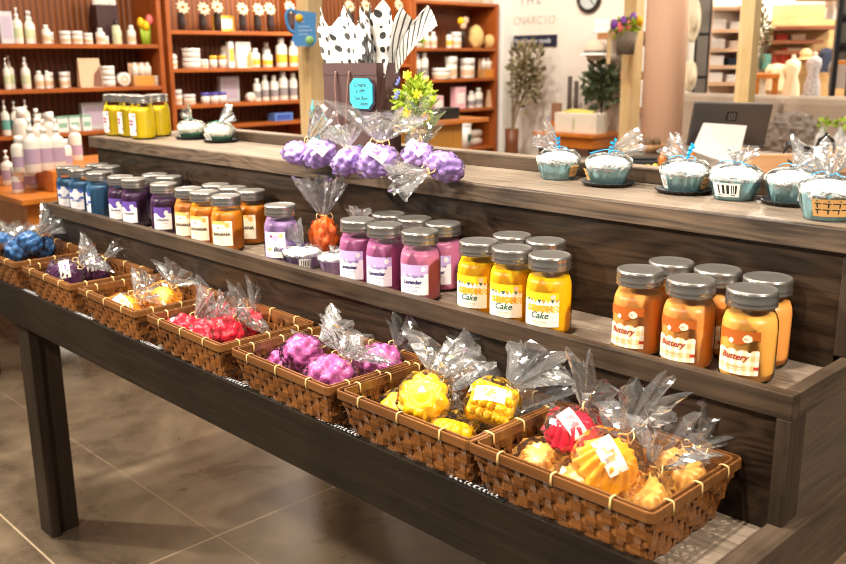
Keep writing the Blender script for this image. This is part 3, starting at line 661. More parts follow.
def wax_mesh(shape, col, r):
    k = (shape, col, round(r, 3))
    if k not in WXC:
        WXC[k] = me_tart(r, WAXC[col]) if shape == 'tart' else me_flower(r, WAXC[col]) if shape == 'flower' else me_block(r, WAXC[col]) if shape == 'block' else me_berry(r, WAXC[col], 28 if col != 'lavender' else 30, seed=int(r*1000) % 7)
    return WXC[k]
SEED = [0]
def wax_bag(shape, col, c, r, tip, w, name, label, group, tilt=None, tagged=False, bagk=1.18, flat=.5, el=1.):
    SEED[0] += 1; sd = SEED[0]; R_ = random.Random(sd)
    t = thing(name, label, 'wax melt', c, 0, group)
    m = part('wax_melt', wax_mesh(shape, col, r), None, t)
    vw = (Vector((.485, -1.19, 1.508))-Vector(c)).normalized()
    if tilt is None and shape == 'tart': tilt = (align(-(vw*.7+Vector((R_.uniform(-.4, .4), R_.uniform(-.3, .3), .9)))) @ Rz(R_.uniform(0, 6))).to_euler()
    m.rotation_euler = tilt if tilt else (R_.uniform(.2, .7), R_.uniform(-.3, .3), R_.uniform(0, 6)); m.scale = (1, 1, el)
    b = part('cellophane_bag', me_bag(r*bagk, r*bagk, r*(bagk-(.5 if shape == 'tart' else .22))*el, sd), None, t); b.rotation_euler = m.rotation_euler
    d = Vector(tip)-Vector(c); L_ = d.length; dn = d.normalized()
    base = dn*min(r*.98*max(1, el*.95), L_*.62); ln = max(L_-base.length, .03)
    tf = part('gathered_mouth', me_tuft(ln*1.42, w*1.35, sd, flat=R_.uniform(.4, .7)), None, t)
    tf.location = base; tf.rotation_euler = (align(dn) @ Rz(R_.uniform(0, 3))).to_euler()
    ti = part('raffia_tie', TIE, None, t); ti.location = base; ti.rotation_euler = tf.rotation_euler
    if tagged:
        lb = part('paper_label', me_tagpaper(r*1.25, r*.62, [TAG_W, TAGM[col], INKG], sd), None, t)
        v = Vector((.485, -1.19, 1.508))-Vector(c); v.normalize(); v = (v+Vector((-.1, -.1, .5))).normalized()
        lb.location = v*r*(.66 if shape == 'tart' else 1.19); lb.rotation_euler = (align(v) @ Rz(tagged)).to_euler()
    return t
LBL = {
 'orange': ['red fluted wax tart in cellophane, on top in the nearest basket', 'large amber fluted wax tart in cellophane, on top in the nearest basket', 'peach wax tart low at the left corner of the nearest basket', 'peach wax tart beneath the amber tart in the nearest basket', 'peach wax tart at the front right corner of the nearest basket', 'peach wax tart at the back right corner of the nearest basket'],
 'yellow': ['round yellow wax melt on top in the yellow basket', 'square yellow wax melt with cream labels in the yellow basket', 'yellow wax melt low at the left in the yellow basket', 'yellow wax melt low at the front right in the yellow basket', 'yellow wax melt low in the middle of the yellow basket'],
 'magenta': ['magenta wax melt on top at the left of its basket', 'magenta wax melt at the front of its basket', 'magenta wax melt at the right back of its basket', 'magenta wax melt lying low at the left of its basket'],
 'red': ['red wax melt at the front left of the red basket', 'red wax melt at the front middle of the red basket', 'red wax melt at the front right of the red basket', 'red wax melt in the middle rear of the red basket', 'red wax melt against the back rim of the red basket'],
 'amber': ['amber wax tart with cream label at the front of its basket', 'amber wax tart at the right of its sparse basket', 'amber wax tart half hidden in the middle of its basket'],
 'plum': ['dark plum wax tart with white label at the front of its basket', 'dark plum wax tart with white label at the middle of its basket', 'dark plum wax tart at the back of its basket'],
 'blue': ['blue wax melt at the front corner of the far basket', 'blue wax melt on top of the far basket', 'blue wax melt in the middle of the far basket', 'blue wax melt at the back right of the far basket', 'blue wax melt at the left edge of the far basket']}
NM = {'tart': 'wax_tart', 'berry': 'berry_wax_melt', 'flower': 'flower_wax_melt', 'block': 'square_wax_melt'}
def clampb(c, bi):
    (bx, by, _), hw, hd = BSK[bi][1], .128, .088
    return (min(max(c[0], bx-hw), bx+hw), min(max(c[1], by-hd), by+hd), c[2])
for bi, key in enumerate(('orange', 'yellow', 'magenta', 'red', 'amber', 'plum', 'blue')):
    for i, (shape, col, c, r, tip, w) in enumerate(BAGS[key]):
        c2 = clampb(c, bi) if c[2] < .9 else c
        tl = None; tg = False
        if key == 'orange' and i < 2: tl = None; tg = -.35 if i == 0 else -.5
        if key == 'yellow' and i == 0: tl = (.9, .1, .4)
        if key == 'yellow' and i == 1: tl = (.95, .25, .5); tg = .5
        if key == 'plum' and i < 2: tg = -.4
        if key == 'amber' and i == 0: tg = .1
        wax_bag(shape, col, c2, r, tip, w, NM[shape], LBL[key][i], 'bagged %s wax in a basket' % ('orange and red' if key == 'orange' else key), tl, tg)
LVL = ['lavender wax bag on the top tier, leftmost, beside the gift bag', 'lavender wax bag with cream label, in front of the gift bag corner', 'lavender wax bag lying low in front of the gift bag handles', 'lavender wax bag with tall fanned mouth in front of the gift bag', 'lavender wax bag with cream label, behind, below the flower pot', 'lavender wax bag at the right, its mouth hanging over the edge']
for i, (c, r, tip, w) in enumerate(LAV):
    r *= .9; c = (c[0], c[1], ZT+r*.80)
    wax_bag('berry', 'lavender', c, r, tip, w, 'lavender_wax_bag', LVL[i], 'lavender wax bags on the top tier', None, {1: .1, 3: .15, 4: -.1}.get(i, False), bagk=1.14, el=.8)
# tall orange bag on the middle tier, plus an empty clear bag behind it
ob = wax_bag('berry', 'orange', (-1.243, .160, 1.086), .034, (-1.250, .165, 1.200), .042, 'orange_wax_bag', 'orange wax pieces in a tall clear bag tied with raffia, beside the pink jars', None, (0, 0, .4), False, bagk=1.12, flat=.4, el=1.62)
t = thing('clear_bag', 'small empty clear bag behind the pink jars', 'bag', (-1.135, .182, ZS)); part('cellophane_bag', me_bag(.03, .02, .05, 77), None, t).location = (0, 0, .055)
tf = part('gathered_mouth', me_tuft(.04, .025, 78), None, t); tf.location = (0, 0, .098)

# ------------------------------------------------------------------ cupcake candles
CURL = mat('blue_curling_ribbon', lin(20, 150, 206), .25, coat=.5); CURLV = mat('purple_curling_ribbon', lin(60, 30, 110), .3); CURLG = mat('green_curling_ribbon', lin(60, 130, 110), .3)
TEAL = mat('teal_wax_cup', lin(152, 198, 206), .4, noise_amt=.18, nscale=40); FROST = mat('white_wax_frosting', lin(238, 242, 242), .5, bump=.9, bscale=190)
GREENW = mat('green_wax_cup', lin(90, 146, 118), .4, noise_amt=.3, nscale=40); PURPW = mat('purple_wax_cup', lin(176, 146, 204), .4, noise_amt=.2, nscale=40)
BLACKP = mat('black_card_tray', (.012, .012, .014), .4); KRAFT = mat('kraft_label', lin(214, 164, 100), .6); WHT = mat('white_label', lin(240, 238, 234), .5); INK = mat('black_ink', (.015, .015, .015), .5)
def me_cup(r, h, m):
    rf = lambda a, i: 1+.008*math.cos(22*a)
    return MB().lathe([(0, 0), (r*.74, 0), (r*.80, h*.1), (r*.96, h*.9), (r, h), (r*.9, h*1.02), (0, h*1.02)], 88, rf=rf).mesh('wax_cup', m)
def me_frost(r, h, seed, m):
    def fn(d): return 1+.05*math.sin(d.x*14+seed)*math.sin(d.y*13)+.03*math.sin(d.z*21+d.x*9)
    return MB().blob(r*1.02, r*1.02, h, 4, .10, 5, seed, fn=fn).mesh('frosting', m)
def me_curl(L_, rr, turns, m, seed=0):
    mb = MB(); v = []; f = []; n = turns*12
    for k in range(n+1):
        t = k/n; a = 2*PI*turns*t; q = rr*(.6+.5*t)
        x, y, z = q*math.cos(a), q*math.sin(a), L_*t
        v += [(x, y, z), (x*1.05, y*1.05, z+.0055)]
    for k in range(n): f.append((2*k, 2*k+2, 2*k+3, 2*k+1))
    mb.add(v, f, 0, True); return mb.mesh('curling_ribbon', m)
def me_ribbon(r, z, m, seed):
    mb = MB(); R_ = random.Random(seed)
    for s in (-1, 1):
        pts = [(0, 0, z+.004), (s*r*.22, R_.uniform(-.012, .012), z+.009), (s*r*.5, R_.uniform(-.02, .012), z+.007), (s*r*.72, R_.uniform(-.026, .015), z+.002)]
        mb.tube(pts, .0010, 6, M=None)
    return mb.mesh('ribbon_tail', m)
def me_tray(r):
    rf = lambda a, i: 1+.03*math.cos(26*a)*(1 if i > 1 else 0)
    return MB().lathe([(0, 0), (r*.80, 0), (r*.86, .001), (r*.98, .0075), (r*1.0, .0085), (r*.97, .0085), (r*.84, .003), (0, .0022)], 104, rf=rf).mesh('scalloped_tray', BLACKP)
def me_wraplabel(r0, r1, z0, z1, half, az, fn, mats, nu=30, nv=14, inset=.0012):
    mb = MB(); v = []; f = []; mi = []
    for j in range(nv+1):
        q = r0+(r1-r0)*j/nv+inset
        for i in range(nu+1):
            a = az-half+2*half*i/nu; v.append((q*math.cos(a), q*math.sin(a), z0+(z1-z0)*j/nv))
    for j in range(nv):
        for i in range(nu):
            k = fn(i, j, nu, nv)
            f.append((j*(nu+1)+i, j*(nu+1)+i+1, (j+1)*(nu+1)+i+1, (j+1)*(nu+1)+i)); mi.append(k)
    mb.v = v; mb.f = f; mb.mi = mi; mb.sm = [True]*len(f); return mb.mesh('wrap_label', mats)
bars = random.Random(5); BARS = [bars.random() < .5 for _ in range(60)]
def f_bar(i, j, nu, nv): return 1 if (2 <= i < nu-2 and 3 <= j < nv-2 and BARS[i]) or (j == 1 and BARS[i+20] and 4 < i < nu-4) else 0
def f_kraft(i, j, nu, nv): return 1 if (j in (5, 10) and 1 < i < nu-2 and (i % 6)) or (i % 7 == 3) and BARS[j+9] else 0
def cupcake(name, label, loc, r, h, cupm, ribm, tip, tray, labs, group, seed, fh=.019, tw=.03, curl=True, rib=True, frm=None):
    t = thing(name, label, 'candle', loc, 0, group); z0 = .0032 if tray else 0.
    part('wax_cup', me_cup(r, h, cupm), None, t).location = (0, 0, z0)
    fr = part('frosting', me_frost(r, fh, seed, frm or FROST), None, t); fr.location = (0, 0, z0+h*1.0)
    wr = MB(); R_ = random.Random(seed); n = 48; v = []; f = []
    prof = [(r*.80, .0005), (r*.99, h*.5), (r*1.10, h), (r*1.10, h+fh*.5), (r*.8, h+fh*1.10), (.010, h+fh*1.3)]
    for i, (q, z) in enumerate(prof):
        for k in range(n): a = 2*PI*k/n; e = 1+R_.uniform(-.025, .025); v.append((q*e*math.cos(a), q*e*math.sin(a), z+R_.uniform(-.001, .0015)*(i > 0)))
    for i in range(len(prof)-1):
        for k in range(n): f += [(i*n+k, i*n+(k+1) % n, (i+1)*n+(k+1) % n), (i*n+k, (i+1)*n+(k+1) % n, (i+1)*n+k)]
    wr.add(v, f, 0, False); part('cellophane_wrap', wr, CELLO, t).location = (0, 0, z0)
    d = Vector(tip); tf = part('gathered_mouth', me_tuft(d.length, tw, seed+200, flat=.45), None, t); tf.location = (0, 0, z0+h+fh*1.2); tf.rotation_euler = align(d).to_euler()
    if curl:
        cu = part('curling_ribbon', me_curl(.030, .0052, 3, ribm), None, t); cu.location = (0, 0, z0+h+fh*1.15); cu.rotation_euler = (.3, -.25, seed)
    if rib: part('ribbon_tail', me_ribbon(r, z0+h+fh*1.15, ribm, seed), None, t)
    for (az, half, kind) in labs:
        fn, ms = (f_bar, [WHT, INK]) if kind == 'bar' else (f_kraft, [KRAFT, INK])
        part('wrap_label', me_wraplabel(r*.84, r*1.06, h*.22, h*.86, half, az, fn, ms, inset=.006), None, t).location = (0, 0, z0)
    if tray: part('scalloped_tray', me_tray(r*1.26), None, t)
    return t
CG = 'blue cupcake candles along the top tier'
cupcake('cupcake_candle', 'teal cupcake candle with blue curl, leftmost of the teal row, no tray', (-.713, .392, ZT), .043, .040, TEAL, CURL, (-.045, -.01, .035), False, [(-.15, .22, 'kraft')], CG, 1, tw=.024)
cupcake('cupcake_candle', 'teal cupcake candle on a black tray, second from the left', (-.575, .378, ZT), .043, .038, TEAL, CURL, (.052, .03, .030), True, [(-2.2, .2, 'kraft')], CG, 2, tw=.018)
cupcake('cupcake_candle', 'teal cupcake candle on a black tray, in front of the screen stand', (-.408, .388, ZT), .043, .037, TEAL, CURL, (-.045, .01, .030), True, [(-1.95, .14, 'bar'), (-.1, .2, 'kraft')], CG, 3, tw=.016)
cupcake('cupcake_candle', 'teal cupcake candle with white barcode label facing out', (-.300, .380, ZT), .043, .040, TEAL, CURL, (.0, .02, .028), False, [(-1.45, .52, 'bar')], CG, 4, tw=.02, curl=False)
cupcake('cupcake_candle', 'teal cupcake candle on a black tray, second from the right', (-.198, .392, ZT), .043, .037, TEAL, CURL, (.02, .02, .025), True, [(-.65, .3, 'bar')], CG, 5, tw=.03, curl=False)
cupcake('cupcake_candle', 'teal cupcake candle with kraft label at the front edge, nearest the stand end', (-.091, .283, ZT), .043, .044, TEAL, CURL, (-.01, .035, .045), False, [(-.95, .75, 'kraft')], CG, 6, tw=.03, curl=False)
FROSTG = mat('pale_green_frosting', lin(236, 238, 226), .5, bump=.4, bscale=140)
cupcake('green_cupcake_candle', 'green cupcake candle on a black tray, beside the bright yellow jars', (-2.233, .393, ZT), .044, .030, GREENW, CURLG, (-.035, .0, .035), True, [(-1.75, .25, 'bar')], 'green cupcake candles', 7, fh=.023, tw=.022, curl=False, frm=FROSTG)
cupcake('green_cupcake_candle', 'green cupcake candle on a black tray, farther from the yellow jars', (-2.060, .392, ZT), .044, .029, GREENW, CURLG, (.04, .02, .035), True, [(-1.6, .4, 'bar')], 'green cupcake candles', 8, fh=.023, tw=.022, curl=False, frm=FROSTG)
cupcake('purple_cup_candle', 'purple cup candle with white top, dark ribbon, next to the lone pale jar', (-1.215, .072, ZS), .043, .037, PURPW, CURLV, (-.035, -.0, .040), False, [(-.55, .28, 'bar')], None, 9, fh=.013, tw=.022, curl=False)
cupcake('purple_cup_candle', 'small purple cup candle squeezed against the pink jars', (-1.122, .088, ZS), .031, .034, PURPW, CURLV, (.0, .01, .012), False, [], None, 10, fh=.011, tw=.012, curl=False, rib=False)
# ------------------------------------------------------------------ camera model, also used to set out the far side of the shop
CX, CY, CZ, YAW, PITCH, ROLL, FPX = 0.48533, -1.18998, 1.50786, 0.797527, -0.242343, -0.00764, 905.979
def cam_axes():
    cy, sy, cp, sp = math.cos(YAW), math.sin(YAW), math.cos(PITCH), math.sin(PITCH)
    fwd = Vector((-sy*cp, cy*cp, sp)); right = Vector((cy, sy, 0)); up = right.cross(fwd); cr, sr = math.cos(ROLL), math.sin(ROLL)
    return cr*right+sr*up, -sr*right+cr*up, fwd
C_R, C_U, C_F = cam_axes()
def at(u, v, D): return Vector((CX, CY, CZ))+(C_R*((u-423)/FPX)-C_U*((v-282)/FPX)+C_F)*D
def frame(o, right, up=(0, 0, 1)):
    x = Vector(right).normalized(); z = Vector(up); z = (z-x*z.dot(x)).normalized(); y = z.cross(x)
    m = Matrix((x, y, z)).transposed().to_4x4(); m.translation = Vector(o); return m   # local x right, z up, -y towards the viewer

# ------------------------------------------------------------------ gift bag with tissue
BAGP = mat('plum_brown_paper', lin(64, 38, 38), .55, bump=.05, bscale=30); CORD = mat('brown_cord', lin(104, 74, 68), .6)
gx0, gx1, gy0, gy1, gz1 = -1.453, -1.241, .340, .420, 1.497
gb = thing('gift_bag', 'dark plum paper gift bag with turquoise tag on the top tier', 'bag', ((gx0+gx1)/2, (gy0+gy1)/2, ZT))
hw, hd, gh = (gx1-gx0)/2, (gy1-gy0)/2, gz1-ZT
m = MB(); v = []; f = []
loop = [(-hw, -hd), (hw, -hd), (hw-.004, 0), (hw, hd), (-hw, hd), (-hw+.004, 0)]
for z, k in ((0, 1), (gh*.33, 1.0), (gh, 1.0)):
    for i, (x, y) in enumerate(loop): v.append((x-(.012*(z > gh*.5))*(1 if i == 2 else -1 if i == 5 else 0), y, z))
for i in range(2):
    for k in range(6): f.append((i*6+k, i*6+(k+1) % 6, (i+1)*6+(k+1) % 6, (i+1)*6+k))
f.append((5, 4, 3, 2, 1, 0)); m.add(v, f); part('bag_body', m, BAGP, gb)
part('folded_hem', MB().box(-hw-.0004, hw+.0004, -hd-.0012, -hd-.0002, gh-.03, gh), BAGP, gb)
hp = [(-.062, -hd-.002, gh-.018)]+[(-.062+.004*t, -hd-.006-.004*math.sin(t*.5), gh-.018-.2*t/8) for t in range(1, 9)]
hp = [(-.050, -hd-.003, gh-.02), (-.049, -hd-.007, gh-.06), (-.044, -hd-.008, gh-.13), (-.034, -hd-.008, gh-.185), (-.022, -hd-.008, gh-.198), (-.012, -hd-.008, gh-.185), (-.006, -hd-.008, gh-.13), (.002, -hd-.007, gh-.06), (.004, -hd-.003, gh-.02)]
def smooth_pts(P, k=4):
    o = []; P = [Vector(p) for p in P]
    for i in range(len(P)-1):
        a, b, c, e = P[max(i-1, 0)], P[i], P[i+1], P[min(i+2, len(P)-1)]
        for j in range(k):
            t = j/k; o.append(.5*((2*b)+(c-a)*t+(2*a-5*b+4*c-e)*t*t+(3*b-a-3*c+e)*t**3))
    return o+[P[-1]]
part('cord_handle', MB().tube(smooth_pts(hp), .0028, 6), CORD, gb)
part('cord_handle', MB().tube(smooth_pts([(-x, hd+.004, z) for x, y, z in hp]), .0028, 6), CORD, gb)
TURQ = mat('turquoise_card', lin(48, 186, 208), .5); NAVY = mat('navy_card', lin(24, 30, 56), .5)
octo = lambda w, h, c: [(-w+c, -h), (w-c, -h), (w, -h+c), (w, h-c), (w-c, h), (-w+c, h), (-w, h-c), (-w, -h+c)]
tg = part('gift_tag', MB().prism(octo(.043, .037, .016), 0, .0012, M=T(.056, -hd-.009, gh-.075) @ Rx(PI/2)), TURQ, gb); tg['label'] = 'turquoise octagonal tag with handwriting'
part('tag_backing', MB().prism(octo(.046, .040, .017), 0, .0012, M=T(.0595, -hd-.0072, gh-.0765) @ Rx(PI/2)), NAVY, gb)
tm = MB()
for s, sz, x, z in (('Create', .0165, -.004, .021), ('a gift!', .0165, -.002, .006), ('See Bags', .0145, .0, -.012), ('Items', .0145, .012, -.025)):
    a, b = text_mesh(s, sz, .25, .0003); tm.add([(p[0]+x, p[1]+z, 0) for p in a], b, M=T(.056, -hd-.0104, gh-.075) @ Rx(PI/2))
part('handwriting', tm, INK, tg)
def dots_mat(name, base, dot, rad, freq=6., stripes=False):
    m, nt, b = nodes(name); L = nt.links.new
    uv = nt.nodes.new('ShaderNodeUVMap'); mp = nt.nodes.new('ShaderNodeVectorMath'); mp.operation = 'SCALE'; mp.inputs['Scale'].default_value = freq; L(uv.outputs[0], mp.inputs[0])
    if stripes:
        sx = nt.nodes.new('ShaderNodeSeparateXYZ'); L(mp.outputs[0], sx.inputs[0]); fr = nt.nodes.new('ShaderNodeMath'); fr.operation = 'FRACT'; L(sx.outputs[0], fr.inputs[0])
        lt = nt.nodes.new('ShaderNodeMath'); lt.operation = 'LESS_THAN'; lt.inputs[1].default_value = rad; L(fr.outputs[0], lt.inputs[0])
    else:
        vo = nt.nodes.new('ShaderNodeTexVoronoi'); vo.inputs['Scale'].default_value = 1.; vo.inputs['Randomness'].default_value = .35; L(mp.outputs[0], vo.inputs['Vector'])
        lt = nt.nodes.new('ShaderNodeMath'); lt.operation = 'LESS_THAN'; lt.inputs[1].default_value = rad; L(vo.outputs['Distance'], lt.inputs[0])
    mx = nt.nodes.new('ShaderNodeMix'); mx.data_type = 'RGBA'; mx.inputs[6].default_value = (*base, 1); mx.inputs[7].default_value = (*dot, 1); L(lt.outputs[0], mx.inputs[0]); L(mx.outputs[2], b.inputs['Base Color'])
    b.inputs['Roughness'].default_value = .6; return m
DOTW = dots_mat('white_tissue_black_dots', lin(206, 202, 196), (.015, .013, .013), .30, 4.); DOTB = dots_mat('black_tissue_white_dots', (.022, .02, .02), lin(240, 236, 230), .25, 2.8); STRP = dots_mat('striped_tissue', lin(208, 206, 202), (.04, .036, .034), .28, 12., True)
def tissue(mt, label, base, bw, tw, h, lean, peaks, seed, rz=0., pl=.008):
    R_ = random.Random(seed); nu, nv = 40, 14; v = []; uvs = []
    pk = [R_.uniform(.72, 1.) for _ in range(peaks+1)]
    for j in range(nv+1):
        t = j/nv
        for i in range(nu+1):
            s = i/nu; q = s*peaks; k = int(min(q, peaks-1e-6)); fr = q-k
            tri = 1-abs(fr-.5)*2; top = h*(.62+.38*tri*pk[k])
            w = bw+(tw-bw)*t**.9; z = top*t
            x = (s-.5)*w+lean*t*t; y = (pl*math.sin(s*peaks*PI*1.0+seed)+pl*.8*math.sin(s*17+seed*2+t*3))*(.25+t)+.006*noise.noise(Vector((s*7, t*5, seed)))
            v.append((x, y, z-.03*(1-t))); uvs.append((s*w/.10+lean*t, z/.10))
    f = [(j*(nu+1)+i, j*(nu+1)+i+1, (j+1)*(nu+1)+i+1, (j+1)*(nu+1)+i) for j in range(nv) for i in range(nu)]
    mb = MB().add(v, f, 0, False); me = mb.mesh('tissue_paper', mt); u = me.uv_layers.new(name='UVMap')
    for lp in me.loops: u.data[lp.index].uv = uvs[lp.vertex_index]
    o = part('tissue_paper', me, None, None); o.location = base; o.rotation_euler = (0, 0, rz); sol = o.modifiers.new('thickness', 'SOLIDIFY'); sol.thickness = .0006
    tag(o, label, 'tissue paper', 'tissue paper in the gift bag')
gcx, gcy = (gx0+gx1)/2, (gy0+gy1)/2
tissue(DOTW, 'white tissue paper with black dots at the front of the gift bag', (gcx-.022, gy0+.012, gz1-.005), .165, .250, .150, -.012, 3, 2)
tissue(DOTB, 'black tissue paper with white dots in the middle of the gift bag', (gcx+.0, gcy+.004, gz1-.005), .15, .20, .150, .0, 5, 5)
tissue(DOTW, 'white dotted tissue paper behind the black sheet in the gift bag', (gcx+.045, gcy-.008, gz1-.005), .10, .15, .158, .012, 2, 8)
tissue(STRP, 'striped tissue paper fanning out at the right of the gift bag', (gcx+.080, gcy+.020, gz1-.005), .045, .13, .150, .075, 2, 11, rz=.5, pl=.012)
tissue(DOTB, 'narrow black dotted tissue corner at the right front of the gift bag', (gcx+.070, gy0+.002, gz1-.002), .048, .044, .082, .0, 1, 13, pl=.002)

# ------------------------------------------------------------------ small potted flowers behind the gift bag
LEAFG = mat('fresh_green_leaf', lin(160, 184, 50), .5, noise_amt=.4, nscale=60); LEAFD = mat('olive_leaf', lin(84, 96, 66), .55, noise_amt=.35, nscale=30)
def leaves(n, a, b, c, size, seed, shell=.35):
    R_ = random.Random(seed); mb = MB()
    for _ in range(n):
        d = Vector((R_.gauss(0, 1), R_.gauss(0, 1), R_.gauss(0, 1))).normalized(); k = R_.uniform(shell, 1.)
        p = Vector((d.x*a*k, d.y*b*k, d.z*c*k)); dn = (d+Vector((R_.uniform(-.6, .6), R_.uniform(-.6, .6), R_.uniform(-.2, .9)))).normalized()
        M = Matrix.Translation(p) @ align(dn) @ Rz(R_.uniform(0, 6)); s = size*R_.uniform(.6, 1.2)
        mb.add([(0, 0, 0), (-s*.28, .03*s, s*.45), (0, -.10*s, s*.5), (s*.28, .03*s, s*.45), (0, .05*s, s)], [(0, 2, 1), (0, 3, 2), (1, 2, 4), (2, 3, 4)], M=M)
    return mb
fp = thing('potted_flowers', 'small bunch of green leaves with yellow and blue flowers beside the gift bag', 'potted plant', (-1.165, .400, ZT))
part('glass_vase', MB().lathe([(0, 0), (.022, 0), (.026, .01), (.028, .05), (.022, .072), (.024, .08)], 24), thin_clear('vase_glass', base=.08, rough=.05, milky=.1), fp)
part('foliage', leaves(300, .044, .040, .062, .027, 4), LEAFG, fp).location = (0, 0, .15)
part('raffia_bow', MB().tube([(.026*math.cos(2*PI*k/16), .026*math.sin(2*PI*k/16), .078) for k in range(16)], .004, 6, closed=True).tube(smooth_pts([(.0, -.027, .078), (.02, -.045, .094), (.04, -.04, .086), (.02, -.032, .076), (0, -.027, .078), (-.02, -.045, .094), (-.04, -.038, .084), (-.02, -.03, .076)]), .003, 6), RAFFIA, fp)
YEL = mat('yellow_petal', lin(250, 196, 20), .5); BLU = mat('periwinkle_petal', lin(96, 104, 176), .5); PNK = mat('pink_petal', lin(240, 120, 120), .5); VIO = mat('violet_petal', lin(120, 60, 160), .5)
def me_bloom(r, m, n=6):
    mb = MB()
    for k in range(n): mb.blob(r*.55, r*.30, r*.14, 1, M=Rz(2*PI*k/n) @ T(r*.55, 0, 0) @ Ry(-.5))
    mb.blob(r*.28, r*.28, r*.2, 1); return mb.mesh('flower', m)
for (x, y, z, mt) in ((.02, -.048, .125, YEL), (-.012, -.05, .168, BLU), (.036, -.028, .17, YEL), (-.03, -.03, .20, BLU), (.005, -.03, .215, YEL), (.045, -.01, .115, YEL)):
    fl = part('flower', me_bloom(.013, mt), None, fp); fl.location = (x, y, z); fl.rotation_euler = (1.1, .3, x*20)

# ------------------------------------------------------------------ bookcases along the left wall
def bead_mat():
    m, nt, b = nodes('beadboard_back'); L = nt.links.new
    tc = nt.nodes.new('ShaderNodeTexCoord'); w = nt.nodes.new('ShaderNodeTexWave'); w.bands_direction = 'Y'; w.inputs['Scale'].default_value = 7.5; w.inputs['Distortion'].default_value = .3; L(tc.outputs['Object'], w.inputs['Vector'])
    cr = nt.nodes.new('ShaderNodeValToRGB'); cr.color_ramp.elements[0].color = (*lin(92, 46, 16), 1); cr.color_ramp.elements[1].color = (*lin(128, 70, 26), 1); cr.color_ramp.elements[0].position = .05; cr.color_ramp.elements[1].position = .4
    L(w.outputs['Fac'], cr.inputs['Fac']); L(cr.outputs['Color'], b.inputs['Base Color']); b.inputs['Roughness'].default_value = .5
    bp = nt.nodes.new('ShaderNodeBump'); bp.inputs['Distance'].default_value = .006; L(w.outputs['Fac'], bp.inputs['Height']); L(bp.outputs['Normal'], b.inputs['Normal']); return m
BEAD = bead_mat()
XF, XB = -5.30, -5.63
def bookcase(label, y0, y1, zs, top):
    t = thing('bookcase', label, 'bookcase', (0, 0, 0), 0, 'wooden bookcases along the wall')
    part('side_panel', MB().box(XB, XF, y0, y0+.032, 0, top, bev=.002), ORANGE_Z, t); part('side_panel', MB().box(XB, XF, y1-.032, y1, 0, top, bev=.002), ORANGE_Z, t)
    part('back_panel', MB().box(XB, XB+.015, y0+.0325, y1-.0325, 0, top), BEAD, t)
    for z in zs+[top]: part('shelf', MB().box(XB+.016, XF-.004, y0+.0325, y1-.0325, z-.026, z, bev=.002), ORANGE_X, t)
    part('plinth', MB().box(XB+.016, XF-.03, y0+.0325, y1-.0325, 0, .1), ORANGE_X, t)
    return t
bookcase('orange-brown bookcase behind the bright yellow jars, nearest the orange table', .50, 2.005, [1.611, 1.338, 1.061, .74, .42, .12], 2.30)
bookcase('orange-brown bookcase with a row of dark vases on its top shelf', 2.04, 3.26, [1.706, 1.448, 1.20, 1.045, .74, .42, .12], 2.30)
bookcase('orange-brown bookcase partly hidden behind the gift bag', 3.30, 4.36, [1.714, 1.46, 1.20, .9, .5, .12], 2.30)
bookcase('orange-brown bookcase beside the white corner trim', 4.37, 5.47, [1.593, 1.323, 1.05, .687, .4, .12], 1.99)

# shop goods ------------------------------------------------------
CREAMB = mat('cream_plastic', lin(240, 232, 222), .4); WHITEP = mat('white_plastic', lin(246, 244, 240), .35); 
LBG = mat('pale_green_band', lin(206, 212, 170), .5); LBP = mat('mauve_band', lin(190, 164, 190), .5); LBT = mat('teal_band', lin(110, 170, 160), .5); LBY = mat('mustard_band', lin(240, 190, 60), .5); LBB = mat('peach_band', lin(226, 186, 150), .5); LBI = mat('indigo_band', lin(96, 88, 180), .5)
DARKV = mat('dark_brown_vase', lin(52, 38, 36), .4); PETW = mat('cream_petal', lin(244, 226, 190), .6); KRF = mat('kraft_paper', lin(206, 150, 90), .65); SPG = mat('natural_sponge', lin(232, 196, 128), .8, bump=.6, bscale=70)
GREYL = mat('grey_print', lin(150, 140, 140), .5); MINT = mat('mint_card', lin(150, 196, 170), .5); SKYC = mat('sky_blue_card', lin(96, 130, 200), .5); PEACHC = mat('peach_card', lin(236, 190, 160), .5); PINKC = mat('pink_card', lin(240, 190, 200), .5); GREYC = mat('pale_grey_card', lin(206, 206, 210), .5)
BANDMAT = {'pump': LBG, 'bottle': LBB, 'tub': LBB, 'lotion': GREYL, 'teal_pump': LBT, 'teal_bottle': LBT, 'green_bottle': LBG}
